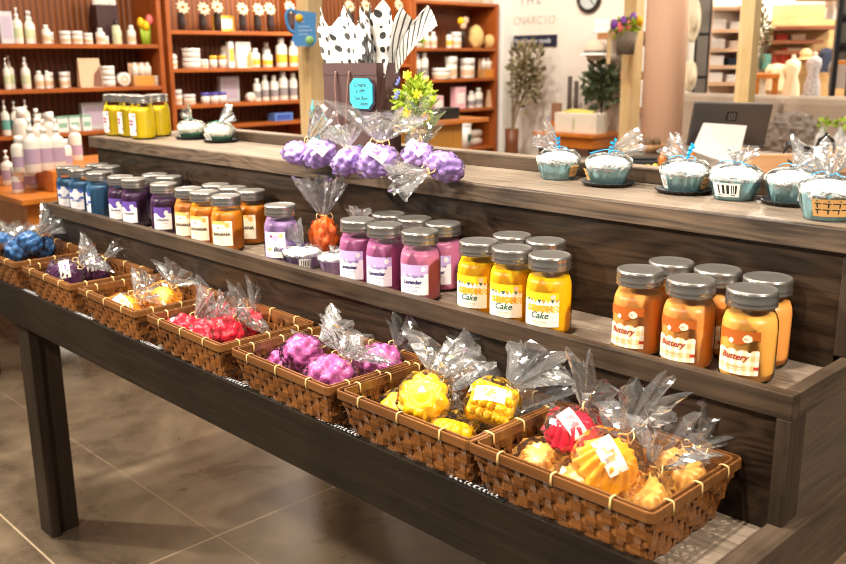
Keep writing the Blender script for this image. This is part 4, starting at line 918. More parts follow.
def g_round(t, r, h, band, bm=CREAMB, neck=.35, cap='cap'):
    if cap == 'pump':
        part('bottle_body', MB().lathe([(0, 0), (r*.95, 0), (r, h*.02), (r, h*.55), (r*.85, h*.63), (r*.36, h*.70), (r*.34, h*.74), (0, h*.74)], 20), bm, t)
        p = MB().lathe([(0, h*.741), (r*.42, h*.741), (r*.42, h*.82), (r*.14, h*.83), (r*.14, h*.93), (r*.30, h*.94), (r*.28, h), (0, h)], 14); p.tube([(0, 0, h*.965), (r*.7, -r*.3, h*.965), (r*.95, -r*.4, h*.93)], r*.12, 6)
        part('pump_head', p, WHITEP, t)
    elif cap == 'lid':
        part('jar_body', MB().lathe([(0, 0), (r*.93, 0), (r, h*.05), (r, h*.62), (r*.92, h*.66), (0, h*.66)], 22), bm, t)
        part('lid', MB().lathe([(0, h*.661), (r*1.03, h*.661), (r*1.03, h*.96), (r*.98, h), (0, h)], 22), WHITEP, t)
    else:
        part('bottle_body', MB().lathe([(0, 0), (r*.95, 0), (r, h*.02), (r, h*.68), (r*.8, h*.77), (r*.45, h*.80), (0, h*.80)], 20), bm, t)
        part('cap', MB().lathe([(0, h*.801), (r*.55, h*.801), (r*.52, h), (0, h)], 16), WHITEP if cap == 'cap' else DARKV, t)
    if band: part('label_band', MB().lathe([(r*1.012, h*.16), (r*1.012, h*.44)], 22), band, t)
def g_box(t, w, d, h, body, face, fc=.6):
    part('carton', MB().box(-d/2, d/2, -w/2, w/2, 0, h, bev=min(.003, w*.1)), body, t)
    part('printed_face', MB().box(d/2+.0002, d/2+.0008, -w*.38, w*.38, h*(.5-fc/2), h*(.5+fc/2)), face, t)
def me_daisy(t, r, z, lean):
    mb = MB()
    for k in range(9): mb.blob(r*.5, r*.22, r*.1, 1, M=T(.012, lean, z) @ Ry(PI/2-.35) @ Rz(2*PI*k/9) @ T(r*.6, 0, 0))
    part('flower', mb, PETW, t); part('flower_centre', MB().blob(r*.3, r*.3, r*.2, 1, M=T(.022, lean, z)), mat('flower_centre', lin(190, 130, 60), .7), t)
LIN0 = mat('soft_white_tissue', lin(230, 224, 218), .7)
DESC = {'pump': ('lotion_pump', 'white lotion pump bottle', 'bottle'), 'bottle': ('lotion_bottle', 'short white bottle', 'bottle'), 'tub': ('cosmetic_jar', 'white lidded cosmetic jar', 'jar'), 'green_bottle': ('lotion_bottle', 'pale green bottle with dark cap', 'bottle'),
 'bag_small': ('paper_cup', 'small white paper cup', 'cup'), 'pouch': ('printed_pouch', 'tall pouch with brown print', 'pouch'), 'tub_stack': ('jar_set', 'pair of white jars one on the other', 'jar'), 'round_tin': ('round_tin', 'round white tin on its edge', 'tin'), 'gift_box': ('gift_basket', 'honey-coloured gift box of small white bottles', 'gift set'),
 'teal_pump': ('lotion_pump', 'white pump bottle with teal band', 'bottle'), 'soap_box': ('soap_carton', 'mint and white soap carton', 'carton'), 'print_box': ('printed_carton', 'upright carton with pastel print', 'carton'), 'teal_bottle': ('lotion_bottle', 'white bottle with teal band', 'bottle'),
 'mini_bag': ('paper_bag', 'dark brown gift bag with white tissue', 'bag'), 'tulips': ('tulip_bunch', 'bunch of pink and yellow tulips', 'flowers'), 'vase': ('flower_vase', 'dark vase with a cream flower', 'vase'), 'yellow_box': ('yellow_carton', 'square yellow and white carton', 'carton'), 'tin': ('small_tin', 'small white tin', 'tin'), 'yellow_tin': ('yellow_tin', 'white tin with yellow lid', 'tin'), 'yellow_carton': ('tall_carton', 'slim white and yellow carton', 'carton'),
 'bottle_dark': ('spray_bottle', 'slim bottle with black cap', 'bottle'), 'kraft_pouch': ('kraft_pouch', 'brown and cream pouch', 'pouch'), 'lotion': ('lotion_bottle', 'white tapered bottle', 'bottle'), 'indigo_tin': ('indigo_tin', 'white tin with indigo lid', 'tin'), 'blue_box': ('blue_carton', 'flat sky blue carton', 'carton'),
 'green_pot': ('potted_moss', 'low pot of green moss', 'potted plant'), 'candle_cup': ('candle_cup', 'pale printed candle cup', 'candle'), 'flower_vase': ('bud_vase', 'slim dark vase with yellow and pink flowers', 'vase'), 'sponge': ('sea_sponge', 'yellow sea sponge', 'sponge'), 'pink_box': ('pink_carton', 'tall pink and white carton', 'carton'), 'towel': ('rolled_towel', 'rolled cream towel', 'towel')}
def good(kind, t, w, h):
    r = w/2
    if kind in ('pump', 'teal_pump'): g_round(t, r, h, BANDMAT[kind], cap='pump')
    elif kind in ('bottle', 'lotion', 'teal_bottle'): g_round(t, r, h, LBY if t.get('shelf') == 'B2' else BANDMAT[kind])
    elif kind == 'green_bottle': g_round(t, r, h, LBG, mat('celadon_plastic', lin(214, 216, 178), .4), cap='dark')
    elif kind == 'bottle_dark': g_round(t, r*.9, h, LBY, cap='dark')
    elif kind in ('tub', 'tin', 'candle_cup', 'bag_small'): g_round(t, r, h, LBB if kind != 'bag_small' else None, cap='lid')
    elif kind == 'tub_stack':
        for i in (0, 1):
            part('jar_body', MB().lathe([(0, 0), (r, 0), (r, h*.33), (0, h*.33)], 22), CREAMB, t).location = (0, 0, i*h/2)
            part('lid', MB().lathe([(0, h*.331), (r*1.04, h*.331), (r*1.04, h*.495), (0, h*.495)], 22), WHITEP, t).location = (0, 0, i*h/2)
    elif kind == 'round_tin':
        part('tin_body', MB().lathe([(0, -.02), (h/2, -.02), (h/2, .02), (h*.44, .024), (0, .024)], 28, M=T(0, 0, h/2) @ Ry(PI/2)), CREAMB, t); part('printed_face', MB().lathe([(h*.14, .0245), (h*.30, .0245)], 28, M=T(0, 0, h/2) @ Ry(PI/2)), LBB, t)
    elif kind in ('yellow_tin', 'indigo_tin'):
        part('tin_body', MB().lathe([(0, 0), (r, 0), (r, h*.7), (0, h*.7)], 22), CREAMB, t); part('lid', MB().lathe([(0, h*.701), (r*1.03, h*.701), (r*1.03, h), (0, h)], 22), LBY if kind == 'yellow_tin' else LBI, t)
    elif kind in ('pouch', 'kraft_pouch'):
        M_ = MB(); M_.add([(-.025, -r, 0), (.03, -r, 0), (.03, r, 0), (-.025, r, 0), (-.004, -r*.96, h), (.004, -r*.96, h), (.004, r*.96, h), (-.004, r*.96, h)], [(0, 3, 2, 1), (4, 5, 6, 7), (0, 1, 5, 4), (1, 2, 6, 5), (2, 3, 7, 6), (3, 0, 4, 7)])
        part('pouch_body', M_, LBB if kind == 'pouch' else CREAMB, t)
        q = MB().add([(.031, r*.1, h*.02), (.031, r*.95, h*.02), (.012, r*.93, h*.72), (.02, r*.3, h*.45)], [(0, 1, 2, 3)]); part('printed_face', q, KRF if kind == 'kraft_pouch' else mat('brown_print', lin(130, 84, 66), .5), t)
    elif kind == 'gift_box':
        g_box(t, w, .09, h*.42, KRF, mat('amber_card', lin(226, 150, 60), .5), .9)
        for yy in (-.28, .05, .32): part('bottle_body', MB().lathe([(0, h*.425), (w*.15, h*.425), (w*.15, h*.8), (w*.06, h*.86), (w*.06, h*.97), (0, h*.97)], 14, M=T(0, yy*w, 0)), CREAMB, t)
        part('paper_wrap', MB().box(-.03, -.026, -w*.5, w*.5, h*.42, h*.95), LBB, t)
    elif kind == 'soap_box': g_box(t, w, .06, h, WHITEP, MINT, .35); part('carton_lid', MB().box(-.031, .031, -w/2-.001, w/2+.001, h+.0002, h*1.14), MINT, t)
    elif kind == 'print_box': g_box(t, w, .05, h, GREYC, mat('pastel_print', lin(196, 180, 200), .5), .7)
    elif kind == 'yellow_box': g_box(t, w, .07, h, LBY, WHITEP, .62)
    elif kind == 'yellow_carton': g_box(t, w*.6, .04, h, WHITEP, LBY, .5)
    elif kind == 'blue_box': g_box(t, w, .1, h, SKYC, mat('deep_blue_print', lin(60, 84, 170), .5), .6)
    elif kind == 'pink_box': g_box(t, w, .07, h, PINKC, WHITEP, .5)
    elif kind == 'vase':
        part('vase_body', MB().lathe([(0, 0), (r*.86, 0), (r*.95, h*.3), (r*.8, h*.62), (r*.85, h*.66), (0, h*.66)], 20), DARKV, t); me_daisy(t, .05, h*.86, .01*math.sin(h*900))
    elif kind == 'flower_vase':
        part('vase_body', MB().lathe([(0, 0), (r*.6, 0), (r*.6, h*.5), (r*.4, h*.55), (0, h*.55)], 16), DARKV, t)
        for y_, z_, mt in ((-.03, .84, YEL), (.03, .86, PEACHC), (.0, .70, PEACHC)): part('flower', MB().blob(.03, .035, .035, 2, .2, 4), mt, t).location = (0, y_, h*z_)
    elif kind == 'mini_bag':
        part('bag_body', MB().box(-.04, .04, -r, r, 0, h*.72, bev=.002), BAGP, t)
        q = MB()
        for k in range(7): q.blob(w*.16, w*.14, h*.16, 2, .3, 4, k, M=T(0, -r*.8+k*r*.27, h*(.80+.05*math.sin(k*2))), smooth=False)
        part('tissue', q, LIN0, t)
    elif kind == 'tulips':
        part('stems', MB().tube([(0, -.02, 0), (0, -.03, h*.6)], .012, 6).tube([(0, .02, 0), (0, .03, h*.7)], .012, 6).tube([(0, .0, 0), (0, .0, h*.5)], .02, 6), LEAFG, t)
        for y_, z_, mt in ((-.035, .72, YEL), (.03, .82, PNK), (.0, .62, YEL)): part('tulip', MB().blob(.026, .026, .036, 2, .12, 3), mt, t).location = (.01, y_, h*z_)
    elif kind == 'green_pot': part('pot', MB().lathe([(0, 0), (r*.8, 0), (r, h*.5), (0, h*.5)], 18), CREAMB, t); part('foliage', leaves(70, r, r, h*.5, .04, 6), LEAFG, t).location = (0, 0, h*.6)
    elif kind == 'sponge': part('sponge_body', MB().blob(r*.8, r, h*.5, 3, .25, 3, int(w*1000)), SPG, t).location = (0, 0, h*.48)
    elif kind == 'towel': part('towel_roll', MB().lathe([(0, -.09), (h*.46, -.085), (h*.5, 0), (h*.46, .085), (0, .09)], 20, M=T(0, 0, h*.5) @ Rx(PI/2)), mat('cream_terry', lin(238, 226, 212), .9, bump=.4, bscale=150), t)
SHELF = {'A1': (1.611, 'top', 'first'), 'A2': (1.338, 'second', 'first'), 'A3': (1.061, 'third', 'first'), 'B1': (1.706, 'top', 'second'), 'B2': (1.448, 'second', 'second'), 'B3': (1.20, 'third', 'second'), 'B4': (1.045, 'lowest visible', 'second'),
         'C1': (1.714, 'top', 'hidden third'), 'C2': (1.46, 'second', 'hidden third'), 'D1': (1.593, 'top', 'far'), 'D2': (1.323, 'second', 'far'), 'D3': (1.05, 'third', 'far'), 'D4': (.687, 'lowest visible', 'far')}
LASTY = None
for sh, items in PROD.items():
    z, sn, cn = SHELF[sh]; tot = {}; cnt = {}
    for k, *_ in items: tot[DESC[k][1]] = tot.get(DESC[k][1], 0)+1
    prev = -9
    for kind, y, w, h in items:
        nm, ds, cat = DESC[kind]; cnt[ds] = cnt.get(ds, 0)+1
        if tot[ds] > 1: lb = f'{ds}, {ORD[cnt[ds]-1]} from left, {sn} shelf, {cn} bookcase'
        else: lb = f'{ds} on the {sn} shelf of the {cn} bookcase'
        boxy = kind in ('print_box', 'pouch', 'kraft_pouch', 'gift_box', 'soap_box', 'yellow_box', 'blue_box', 'pink_box', 'towel')
        w = w*1.15 if boxy and kind != 'soap_box' else w*.92
        if kind in ('yellow_carton',): w *= 1.0
        xo = XF-.075
        if y-prev < w*.6+.028: xo = XF-.165 if xo0 > XF-.1 else XF-.075
        xo0 = xo; prev = y
        if kind == 'towel' : xo = XF-.15; 
        zz = z+.0002+(.0775 if kind == 'towel' and cnt[ds] == 1 else 0)
        if kind == 'towel': y = 5.30
        t = thing(nm, lb, cat, (xo, y, zz), 0, f'shop goods on the {cn} bookcase'); t['shelf'] = sh
        good(kind, t, w, h*.97)
# ------------------------------------------------------------------ timber posts, column
def post(label, p, s=.095):
    t = single('timber_post', MB().box(-s/2, s/2, -s/2, s/2, 0, 3.25, bev=.004), PINE, label, 'post', 'square timber posts', (p.x, p.y, 0)); return t
P1, P2, P3 = at(311, 58, 4.5), at(632, 60, 5.8), at(748, 50, 4.6)
po1 = post('square pine post with blue jug plaque, behind the gift bag', P1, .092); post('square pine post with hanging flower planter, left of the round column', P2); post('square pine post right of the round column, behind the screen', P3, .078)
for (u, v) in ((315, 130), (320, 132)):
    q = at(u, v, 4.42)
single('round_column', MB().lathe([(.118, 0), (.118, 3.25)], 48, cap0=True, cap1=True), mat('blush_column_paint', lin(222, 178, 150), .55), 'smooth blush pink round column beside the counter screen', 'column', None, (at(665, 60, 5.2).x, at(665, 60, 5.2).y, 0))
# blue jug plaque
JM = frame(at(303, 28, 4.36), (.62, .785, 0)); jb = thing('jug_plaque', 'blue jug-shaped plaque with yellow spot hung on the pine post', 'sign', (0, 0, 0)); jb.matrix_world = JM
body = [(-.040, -.085), (.045, -.085), (.064, -.060), (.060, .0), (.066, .070), (.0, .078), (-.034, .082), (-.040, .0), (-.055, -.055)]
part('plaque_board', MB().prism(body, 0, .012, M=Rx(PI/2)), mat('cornflower_paint', lin(84, 150, 214), .45, noise_amt=.12, nscale=14), jb)
part('jug_handle', MB().tube(smooth_pts([(-.036, -.006, .070), (-.058, -.006, .085), (-.076, -.006, .06), (-.074, -.006, .02), (-.060, -.006, -.012), (-.042, -.006, -.022)]), .009, 8), MATS['cornflower_paint'], jb)
part('painted_sun', MB().lathe([(0, .002), (.018, .002), (.019, 0)], 20, M=T(-.016, -.0125, .045) @ Rx(PI/2)), YEL, jb)
sq = MB()
for k, (z, w) in enumerate(((.028, .03), (.006, .05), (-.012, .055), (-.03, .04))):
    for j in range(int(w/.009)): sq.box(-.02+j*.011, -.014+j*.011, -.0135, -.0122, z-.003, z+.003)
part('painted_lettering', sq, mat('pale_blue_print', lin(206, 222, 240), .5), jb)
part('painted_flower', MB().lathe([(0, .002), (.02, .002), (.021, 0)], 18, M=T(.03, -.0125, -.058) @ Rx(PI/2)), mat('leaf_print', lin(150, 200, 120), .5), jb)
# planter on post 2
PM = frame(at(626, 42, 5.55), (.66, .75, 0)); pl = thing('hanging_planter', 'grey bark planter of silk tulips hung on the pine post', 'planter'); pl.matrix_world = PM
part('planter_box', MB().lathe([(0, -.075), (.052, -.075), (.066, .06), (.060, .06), (.05, -.06), (0, -.06)], 18), mat('grey_bark', lin(112, 98, 84), .8, noise_amt=.4, nscale=30, bump=.5), pl)
part('side_bracket', MB().box(-.105, -.085, .03, .05, -.13, .07), PINE, pl)
part('foliage', leaves(120, .08, .06, .045, .045, 21), LEAFG, pl).location = (0, 0, .085)
for x, z, mt in ((-.085, .10, VIO), (-.03, .12, VIO), (.005, .095, PNK), (-.05, .085, PNK), (.07, .12, YEL), (.03, .14, VIO)):
    part('tulip', MB().blob(.022, .022, .034, 2, .15, 3), mt, pl).location = (x, -.03, z)

# ------------------------------------------------------------------ back wall dressing
clk = thing('wall_clock', 'round wall clock with dark rim high on the cream wall', 'clock', (-4.405, 5.648, 2.005))
part('clock_rim', MB().lathe([(.118, 0), (.128, .012), (.122, .034), (.098, .036), (.092, .022)], 40, M=Rx(PI/2)), mat('dark_bronze', lin(60, 52, 46), .4, .5), clk)
part('clock_face', MB().lathe([(0, .012), (.096, .012)], 40, M=Rx(PI/2)), mat('clock_face_grey', lin(196, 204, 206), .4), clk)
for a, l in ((.9, .05), (2.4, .075)): part('clock_hand', MB().box(-.004, .004, -.016, -.014, 0, l, M=Ry(a)), INK, clk)
sg = thing('wall_sign', 'narrow navy sign with white lettering on the cream wall', 'sign', (-5.0, 5.640, 1.655))
part('sign_board', MB().box(-.252, .252, -.008, .008, -.052, .052, bev=.003), NAVY, sg)
a, b = text_mesh('fresh home goods', .058, 0, .001); part('lettering', MB().add([(p[0]-.02, -.0087, p[1]) for p in a], b), mat('pale_lettering', lin(206, 206, 214), .5), sg)
wl = thing('wall_lettering', 'faint thin grey letters on the cream wall above the navy sign', 'lettering', (-5.03, 5.648, 1.835))
for k, ch in enumerate('CNARCIO'):
    a, b = text_mesh(ch, .105, .1, -.0008); part('letter', MB().add([((p[0]-.21+k*.07), -.001, p[1]) for p in a], b), mat('faint_taupe', lin(176, 164, 152), .6), wl)
wl2 = thing('wall_lettering', 'dark letters on the cream wall at the very top, above the faint line', 'lettering', (-5.05, 5.648, 2.018))
for k, ch in enumerate('THE'):
    a, b = text_mesh(ch, .12, 0, 0); part('letter', MB().add([((p[0]-.12+k*.10), -.001, p[1]) for p in a], b), GREYL, wl2)

# console table with planter box, sticks, carved box
tb = thing('console_table', 'honey wood console table against the cream wall', 'table', (0, 0, 0))
tx0, tx1, ty0, ty1, tz = -4.58, -4.00, 5.18, 5.60, .872
q = at(592, 136.5, 8.0)
part('tabletop', MB().box(tx0-.03, tx1+.03, ty0-.03, ty1, tz-.03, tz, bev=.004), TABLE_W, tb)
part('table_apron', MB().box(tx0, tx1, ty0, ty0+.02, tz-.12, tz-.0305).box(tx1-.02, tx1, ty0+.0205, ty1, tz-.12, tz-.0305), TABLE_W, tb)
for x in (tx0, tx1-.05):
    for y in (ty0+.021, ty1-.05): part('leg', MB().box(x, x+.05, y, y+.05, 0, tz-.121), mat('dark_table_leg', lin(60, 42, 30), .5), tb)
pb = thing('planter_box', 'white trough planter on the console table', 'planter', (-4.21, 5.30, tz))
part('trough', MB().box(-.22, .22, -.08, .08, 0, .17, bev=.006), mat('washed_white_wood', lin(234, 224, 208), .7, noise_amt=.1, nscale=12), pb)
part('moss', MB().blob(.17, .07, .03, 2, .3, 6), mat('lime_moss', lin(206, 196, 100), .8), pb).location = (-.02, 0, .172)
part('leaf_motif', MB().box(-.02, -.008, -.0815, -.0805, .03, .13), mat('grass_print', lin(150, 170, 90), .6), pb)
cb = thing('carved_box', 'amber wooden box with a framed picture on the console table', 'box', (-4.555, 5.40, tz)); part('box_base', MB().box(-.06, .06, -.05, .05, 0, .08, bev=.003), TABLE_W, cb); part('framed_picture', MB().box(-.052, .052, .0, .02, .081, .24, bev=.003), mat('brown_picture', lin(150, 112, 84), .6, noise_amt=.5, nscale=14), cb)
for i, (x, h) in enumerate(((-4.475, .47), (-4.405, .43))): single('bark_candle', MB().lathe([(0, 0), (.022, 0), (.020, h), (0, h)], 14), mat('dark_bark', lin(84, 72, 66), .8, noise_amt=.4), ('taller' if i == 0 else 'shorter')+' dark bark stick standing on the console table', 'decoration', 'bark sticks on the console table', (x, 5.49, tz))
op = thing('leafy_plant', 'bushy olive plant rising from behind the trough planter', 'plant', (-4.14, 5.50, tz))
part('pot', MB().lathe([(0, 0), (.05, 0), (.055, .14), (0, .14)], 18), WHITEP, op); part('foliage', leaves(420, .19, .08, .20, .075, 31, .2), LEAFD, op).location = (0, -.02, .40)
part('stem', MB().tube([(0, 0, .14), (0.01, 0, .3), (-.02, -.01, .45)], .008, 6), DARKV, op)
eu = thing('eucalyptus_stems', 'tall dried eucalyptus in a brown floor vase beside the white corner trim', 'plant', (-5.06, 5.40, 0))
part('floor_vase', MB().lathe([(0, 0), (.07, 0), (.085, .3), (.06, .72), (.065, .86), (.05, .86), (0, .8)], 24), mat('russet_vase', lin(120, 70, 40), .4), eu)
st = MB(); R_ = random.Random(4)
for k in range(9):
    x, y = R_.uniform(.0, .32), R_.uniform(-.12, .1); st.tube(smooth_pts([(0, 0, .8), (x*.3, y*.3, 1.1), (x*.8, y*.8, 1.35), (x, y, 1.66-.2*abs(x-.16))]), .006, 5)
part('stem', st, mat('dry_twig', lin(150, 126, 100), .8), eu)
part('foliage', leaves(330, .17, .12, .33, .075, 41, .15), mat('dried_leaf', lin(128, 118, 84), .7, noise_amt=.35, nscale=20), eu).location = (.17, -.01, 1.36)

# ladder shelf with linens behind post and column
ls = thing('ladder_shelf', 'wooden wall shelf with dark underside behind post and column', 'shelf', (0, 0, 0))
lx0, lx1 = -3.96, -3.63
SHW = wood('walnut_shelf', lin(120, 76, 44), lin(180, 124, 78), 'x', .5)
LZ = (1.70, 1.385, 1.10)
for z, x0 in zip(LZ, (lx0-.18, -3.90, -3.86)): part('shelf_board', MB().box(x0, lx1, 5.40, 5.64, z-.05, z, bev=.003), SHW, ls)
part('upright', MB().box(lx1-.05, lx1-.02, 5.60, 5.64, 0, 1.649), SHW, ls)
LIN = mat('white_linen', lin(244, 240, 236), .85, bump=.2, bscale=30); LINB = mat('oat_linen', lin(214, 196, 176), .85)
for i, (x, z, w, h, mt, lb) in enumerate(((-4.10, 1.70, .16, .11, LIN, 'white folded linen at the left of the upper wall shelf'), (-3.80, 1.70, .2, .26, LIN, 'tall stack of white linen on the upper wall shelf by the column'), (-3.77, 1.385, .2, .20, LIN, 'white linen bundle on the middle wall shelf'), (-3.75, 1.10, .2, .22, LIN, 'white linen bundle on the low wall shelf'))):
    t = thing('folded_linen', lb, 'linen', (x, 5.50, z), 0, 'linens on the wall shelf'); n = max(2, int(h/.05))
    for k in range(n): part('folded_layer', MB().box(-w/2, w/2, -.1, .1, k*h/n+.0005, (k+1)*h/n, bev=.008), mt, t)
ht = thing('sun_hat', 'white brimmed hat hanging below the wall shelf edge', 'hat', (-4.15, 5.40, 1.56)); part('hat_crown', MB().blob(.10, .08, .09, 3), LINB, ht); part('brim', MB().lathe([(.09, -.02), (.15, -.035), (.148, -.04), (.09, -.026)], 28), LIN, ht); part('hat_band', MB().lathe([(.099, -.022), (.1, .0)], 28), mat('grey_band', lin(120, 110, 106), .7), ht)

# ------------------------------------------------------------------ counter with screen
CT = 1.05
COUNT = mat('dark_counter_laminate', lin(74, 62, 58), .35); CFRONT = wood('counter_front_wood', lin(150, 106, 70), lin(196, 150, 104), 'z', .5)
co = thing('sales_counter', 'dark-topped sales counter beyond the display stand', 'counter', (0, 0, 0))
part('countertop', MB().box(-2.05, .2, 1.95, 3.15, CT-.035, CT, bev=.003), COUNT, co); part('cabinet', MB().box(-1.98, .15, 2.02, 3.08, 0, CT-.0352), CFRONT, co)
mc = (at(686, 102, 3.9)+at(761.6, 102.3, 3.9)+at(768.6, 147.7, 3.9)+at(700, 147, 3.9))/4
MM = frame(mc, (.70, .714, -.035), (.22, -.20, .95)); mo = thing('point_of_sale_screen', 'dark grey screen seen from behind on a white tilted stand', 'computer screen'); mo.matrix_world = MM
part('screen_housing', MB().box(-.168, .168, -.009, .009, -.100, .100, bev=.006), mat('graphite_plastic', lin(84, 79, 77), .45), mo)
part('screen_glass', MB().box(-.160, .160, .0092, .011, -.094, .094), mat('black_glass', (.01, .01, .012), .1), mo)
lg = MB().box(-.0225, .0225, -.0122, -.0094, -.0205, .0205, bev=.0008); lo = part('maker_mark', lg, INK, mo); lo.location = (.0, 0, .042)
ring = MB(); 
for (x0, x1, z0, z1) in ((-.014, .014, .010, .013), (-.014, .014, -.013, -.010), (-.014, -.0105, -.0099, .0099), (.0105, .014, -.0099, .0099), (-.0045, .0045, -.0045, .0045)): ring.box(x0, x1, -.0135, -.0124, z0, z1)
part('square_emblem', ring, mat('mid_grey_mark', lin(120, 116, 114), .4), lo)
stp = [at(704, 122.7, 3.80), at(747, 125.6, 3.80), at(737, 166, 3.72), at(692, 151, 3.78)]
sm = MB(); dlt = -C_F*.012; sv = [tuple(MM.inverted() @ p) for p in stp]+[tuple(MM.inverted() @ (p-dlt)) for p in stp]
sm.add(sv, [(0, 1, 2, 3), (7, 6, 5, 4), (0, 4, 5, 1), (1, 5, 6, 2), (2, 6, 7, 3), (3, 7, 4, 0)]); ws = part('stand', sm, mat('white_stand_plastic', lin(200, 196, 192), .4), mo); ws['label'] = 'white tilted stand'
fb = (MM.inverted() @ Vector((at(715, 165, 3.75).x, at(715, 165, 3.75).y, CT)))
part('base_foot', MB().box(-.08, .08, -.06, .06, 0, .008, M=MM.inverted() @ frame(Vector((at(718, 160, 3.76).x, at(718, 160, 3.76).y, CT)), (.70, .714, 0))), MATS['white_stand_plastic'], mo)
def onc(u, v, z=CT):
    d = at(u, v, 1)-Vector((CX, CY, CZ)); k = (z-CZ)/d.z; return Vector((CX, CY, CZ))+d*k
# ornaments on the counter
WORN = mat('varnished_carving', lin(196, 116, 46), .3, coat=.4, noise_amt=.4, nscale=40)
for i, (u, v, r, h, lb) in enumerate(((676, 166, .026, .125, 'tallest varnished teardrop carving on the counter, left of the screen'), (662, 167, .017, .075, 'small varnished carving left of the tallest teardrop carving'), (692, 166, .018, .075, 'varnished carving between the teardrop carving and the screen stand'))):
    p = onc(u, v); t = thing('carved_ornament', lb, 'ornament', p, 0, 'varnished carvings on the counter')
    part('carving', MB().lathe([(0, 0), (r*.7, 0), (r*1.05, h*.25), (r*.9, h*.55), (r*.4, h*.85), (0, h)], 20), WORN, t); part('inlay', MB().blob(r*.35, r*.2, h*.16, 2, M=T(*( (Vector((CX, CY, CZ))-p).normalized()*r*.85+Vector((0, 0, h*.38-.02))))), mat('olive_inlay', lin(190, 160, 60), .4), t)
p = onc(643, 166); pt = thing('black_tray', 'black folded case lying on the counter beside a wooden bowl', 'case', p, .78); part('case_body', MB().box(-.055, .055, -.04, .04, 0, .03, bev=.008), mat('black_leather', (.012, .012, .013), .5), pt); part('case_flap', MB().box(-.052, .052, -.038, .038, .0302, .04, bev=.004), MATS['black_leather'], pt)
p = onc(650, 152); bw = thing('pine_cone_bowl', 'low wooden bowl of pine cones at the counter edge', 'bowl', p); part('bowl', MB().lathe([(0, 0), (.05, 0), (.075, .04), (.07, .04), (.045, .01), (0, .01)], 24), CFRONT, bw)
for k in range(5): part('pine_cone', MB().blob(.022, .022, .026, 2, .3, 9, k), mat('pine_cone', lin(110, 84, 60), .8), bw).location = (.035*math.cos(k*1.26), .035*math.sin(k*1.26), .045)
for k, (u, v) in enumerate(((648, 169), (655, 168), (662, 171))): single('lime_sweet', MB().blob(.012, .012, .010, 2, M=T(0, 0, .0095)), mat('lime_wrapper', lin(214, 206, 60), .35), f'{ORD[k]} yellow-green sweet from the left on the counter', 'sweet', 'yellow-green sweets on the counter', onc(u, v))
p = onc(592, 168, CT); 
p = onc(736, 167); tu = thing('yellow_flower', 'yellow tulip with a dark leaf at the foot of the white stand', 'flower', p); part('petals', MB().blob(.016, .016, .026, 2, .1, 3), YEL, tu).location = (.01, .01, .035); part('leaf', MB().tube(smooth_pts([(0, 0, .003), (-.02, -.02, .045), (-.05, -.04, .052), (-.07, -.06, .035)]), [.006]*12+[.002], 6), mat('dark_leaf', lin(40, 60, 30), .5), tu)
# wooden ledge with scanner
lb_ = frame(Vector((onc(792, 173).x, onc(792, 173).y, CT)), (.71, .70, 0))
lt = thing('wooden_tray', 'long pale wooden box tray on the counter right of the screen', 'tray'); lt.matrix_world = lb_
LEDGE = wood('beech_tray', lin(206, 150, 100), lin(232, 182, 134), 'x', .45)
part('tray_front', MB().box(-.17, .22, -.004, .012, 0, .075, bev=.003), LEDGE, lt); part('tray_floor', MB().box(-.17, .22, .0125, .20, 0, .05, bev=.003), LEDGE, lt); part('tray_end', MB().box(.2205, .234, -.004, .20, 0, .085, bev=.003), LEDGE, lt)
scn = thing('barcode_scanner', 'black barcode scanner with coiled cable lying on the wooden tray', 'scanner'); scn.matrix_world = lb_ @ T(.07, .07, .0505)
BLK = mat('black_plastic', (.014, .014, .016), .3)
part('scanner_head', MB().blob(.05, .03, .024, 3, .08, 3, M=T(-.03, 0, .045) @ Ry(.35)), BLK, scn); part('grip', MB().tube(smooth_pts([(-.01, 0, .04), (.03, 0, .03), (.07, 0, .008)]), [.016]*8+[.012], 10), BLK, scn)
part('cable', MB().tube(smooth_pts([(-.07, 0, .05), (-.10, -.04, .02), (-.09, -.075, -.0), (-.05, -.078, -.03)]), .004, 6), BLK, scn)
gd = thing('glass_cloche', 'small clear glass dome beside the barcode scanner', 'glass'); gd.matrix_world = lb_ @ T(.165, .10, .0505); part('dome', MB().lathe([(.038, 0), (.04, .04), (.032, .075), (.012, .088), (.006, .1), (0, .101)], 24), thin_clear('cloche_glass', base=.12, rough=.03), gd); part('base', MB().lathe([(0, .001), (.044, .001), (.044, .008), (0, .008)], 24), BLK, gd)

# ------------------------------------------------------------------ seating and shop floor beyond the counter
GREYF = mat('grey_linen_upholstery', lin(176, 158, 142), .8, noise_amt=.12, nscale=5, bump=.15, bscale=60)
so = thing('grey_sofa', 'long grey upholstered sofa beyond the counter', 'sofa', (0, 0, 0))
part('sofa_seat', MB().box(-3.20, -1.2, 4.35, 5.18, .0, .82, bev=.03), GREYF, so)
part('back_cushion', MB().box(-3.18, -2.335, 5.0, 5.26, .825, 1.235, bev=.05), GREYF, so); part('back_cushion', MB().box(-2.325, -1.22, 5.0, 5.26, .825, 1.235, bev=.05), GREYF, so)
p = at(790, 140, 5.9); fu = single('fur_cushion', MB().blob(.19, .11, .165, 4, .22, 9, 3, smooth=False), mat('grey_fur', lin(150, 138, 130), .95, noise_amt=.55, nscale=28, bump=.8, bscale=60), 'mottled grey fur cushion propped on the grey sofa', 'cushion', None, (p.x, p.y, .985), .75)
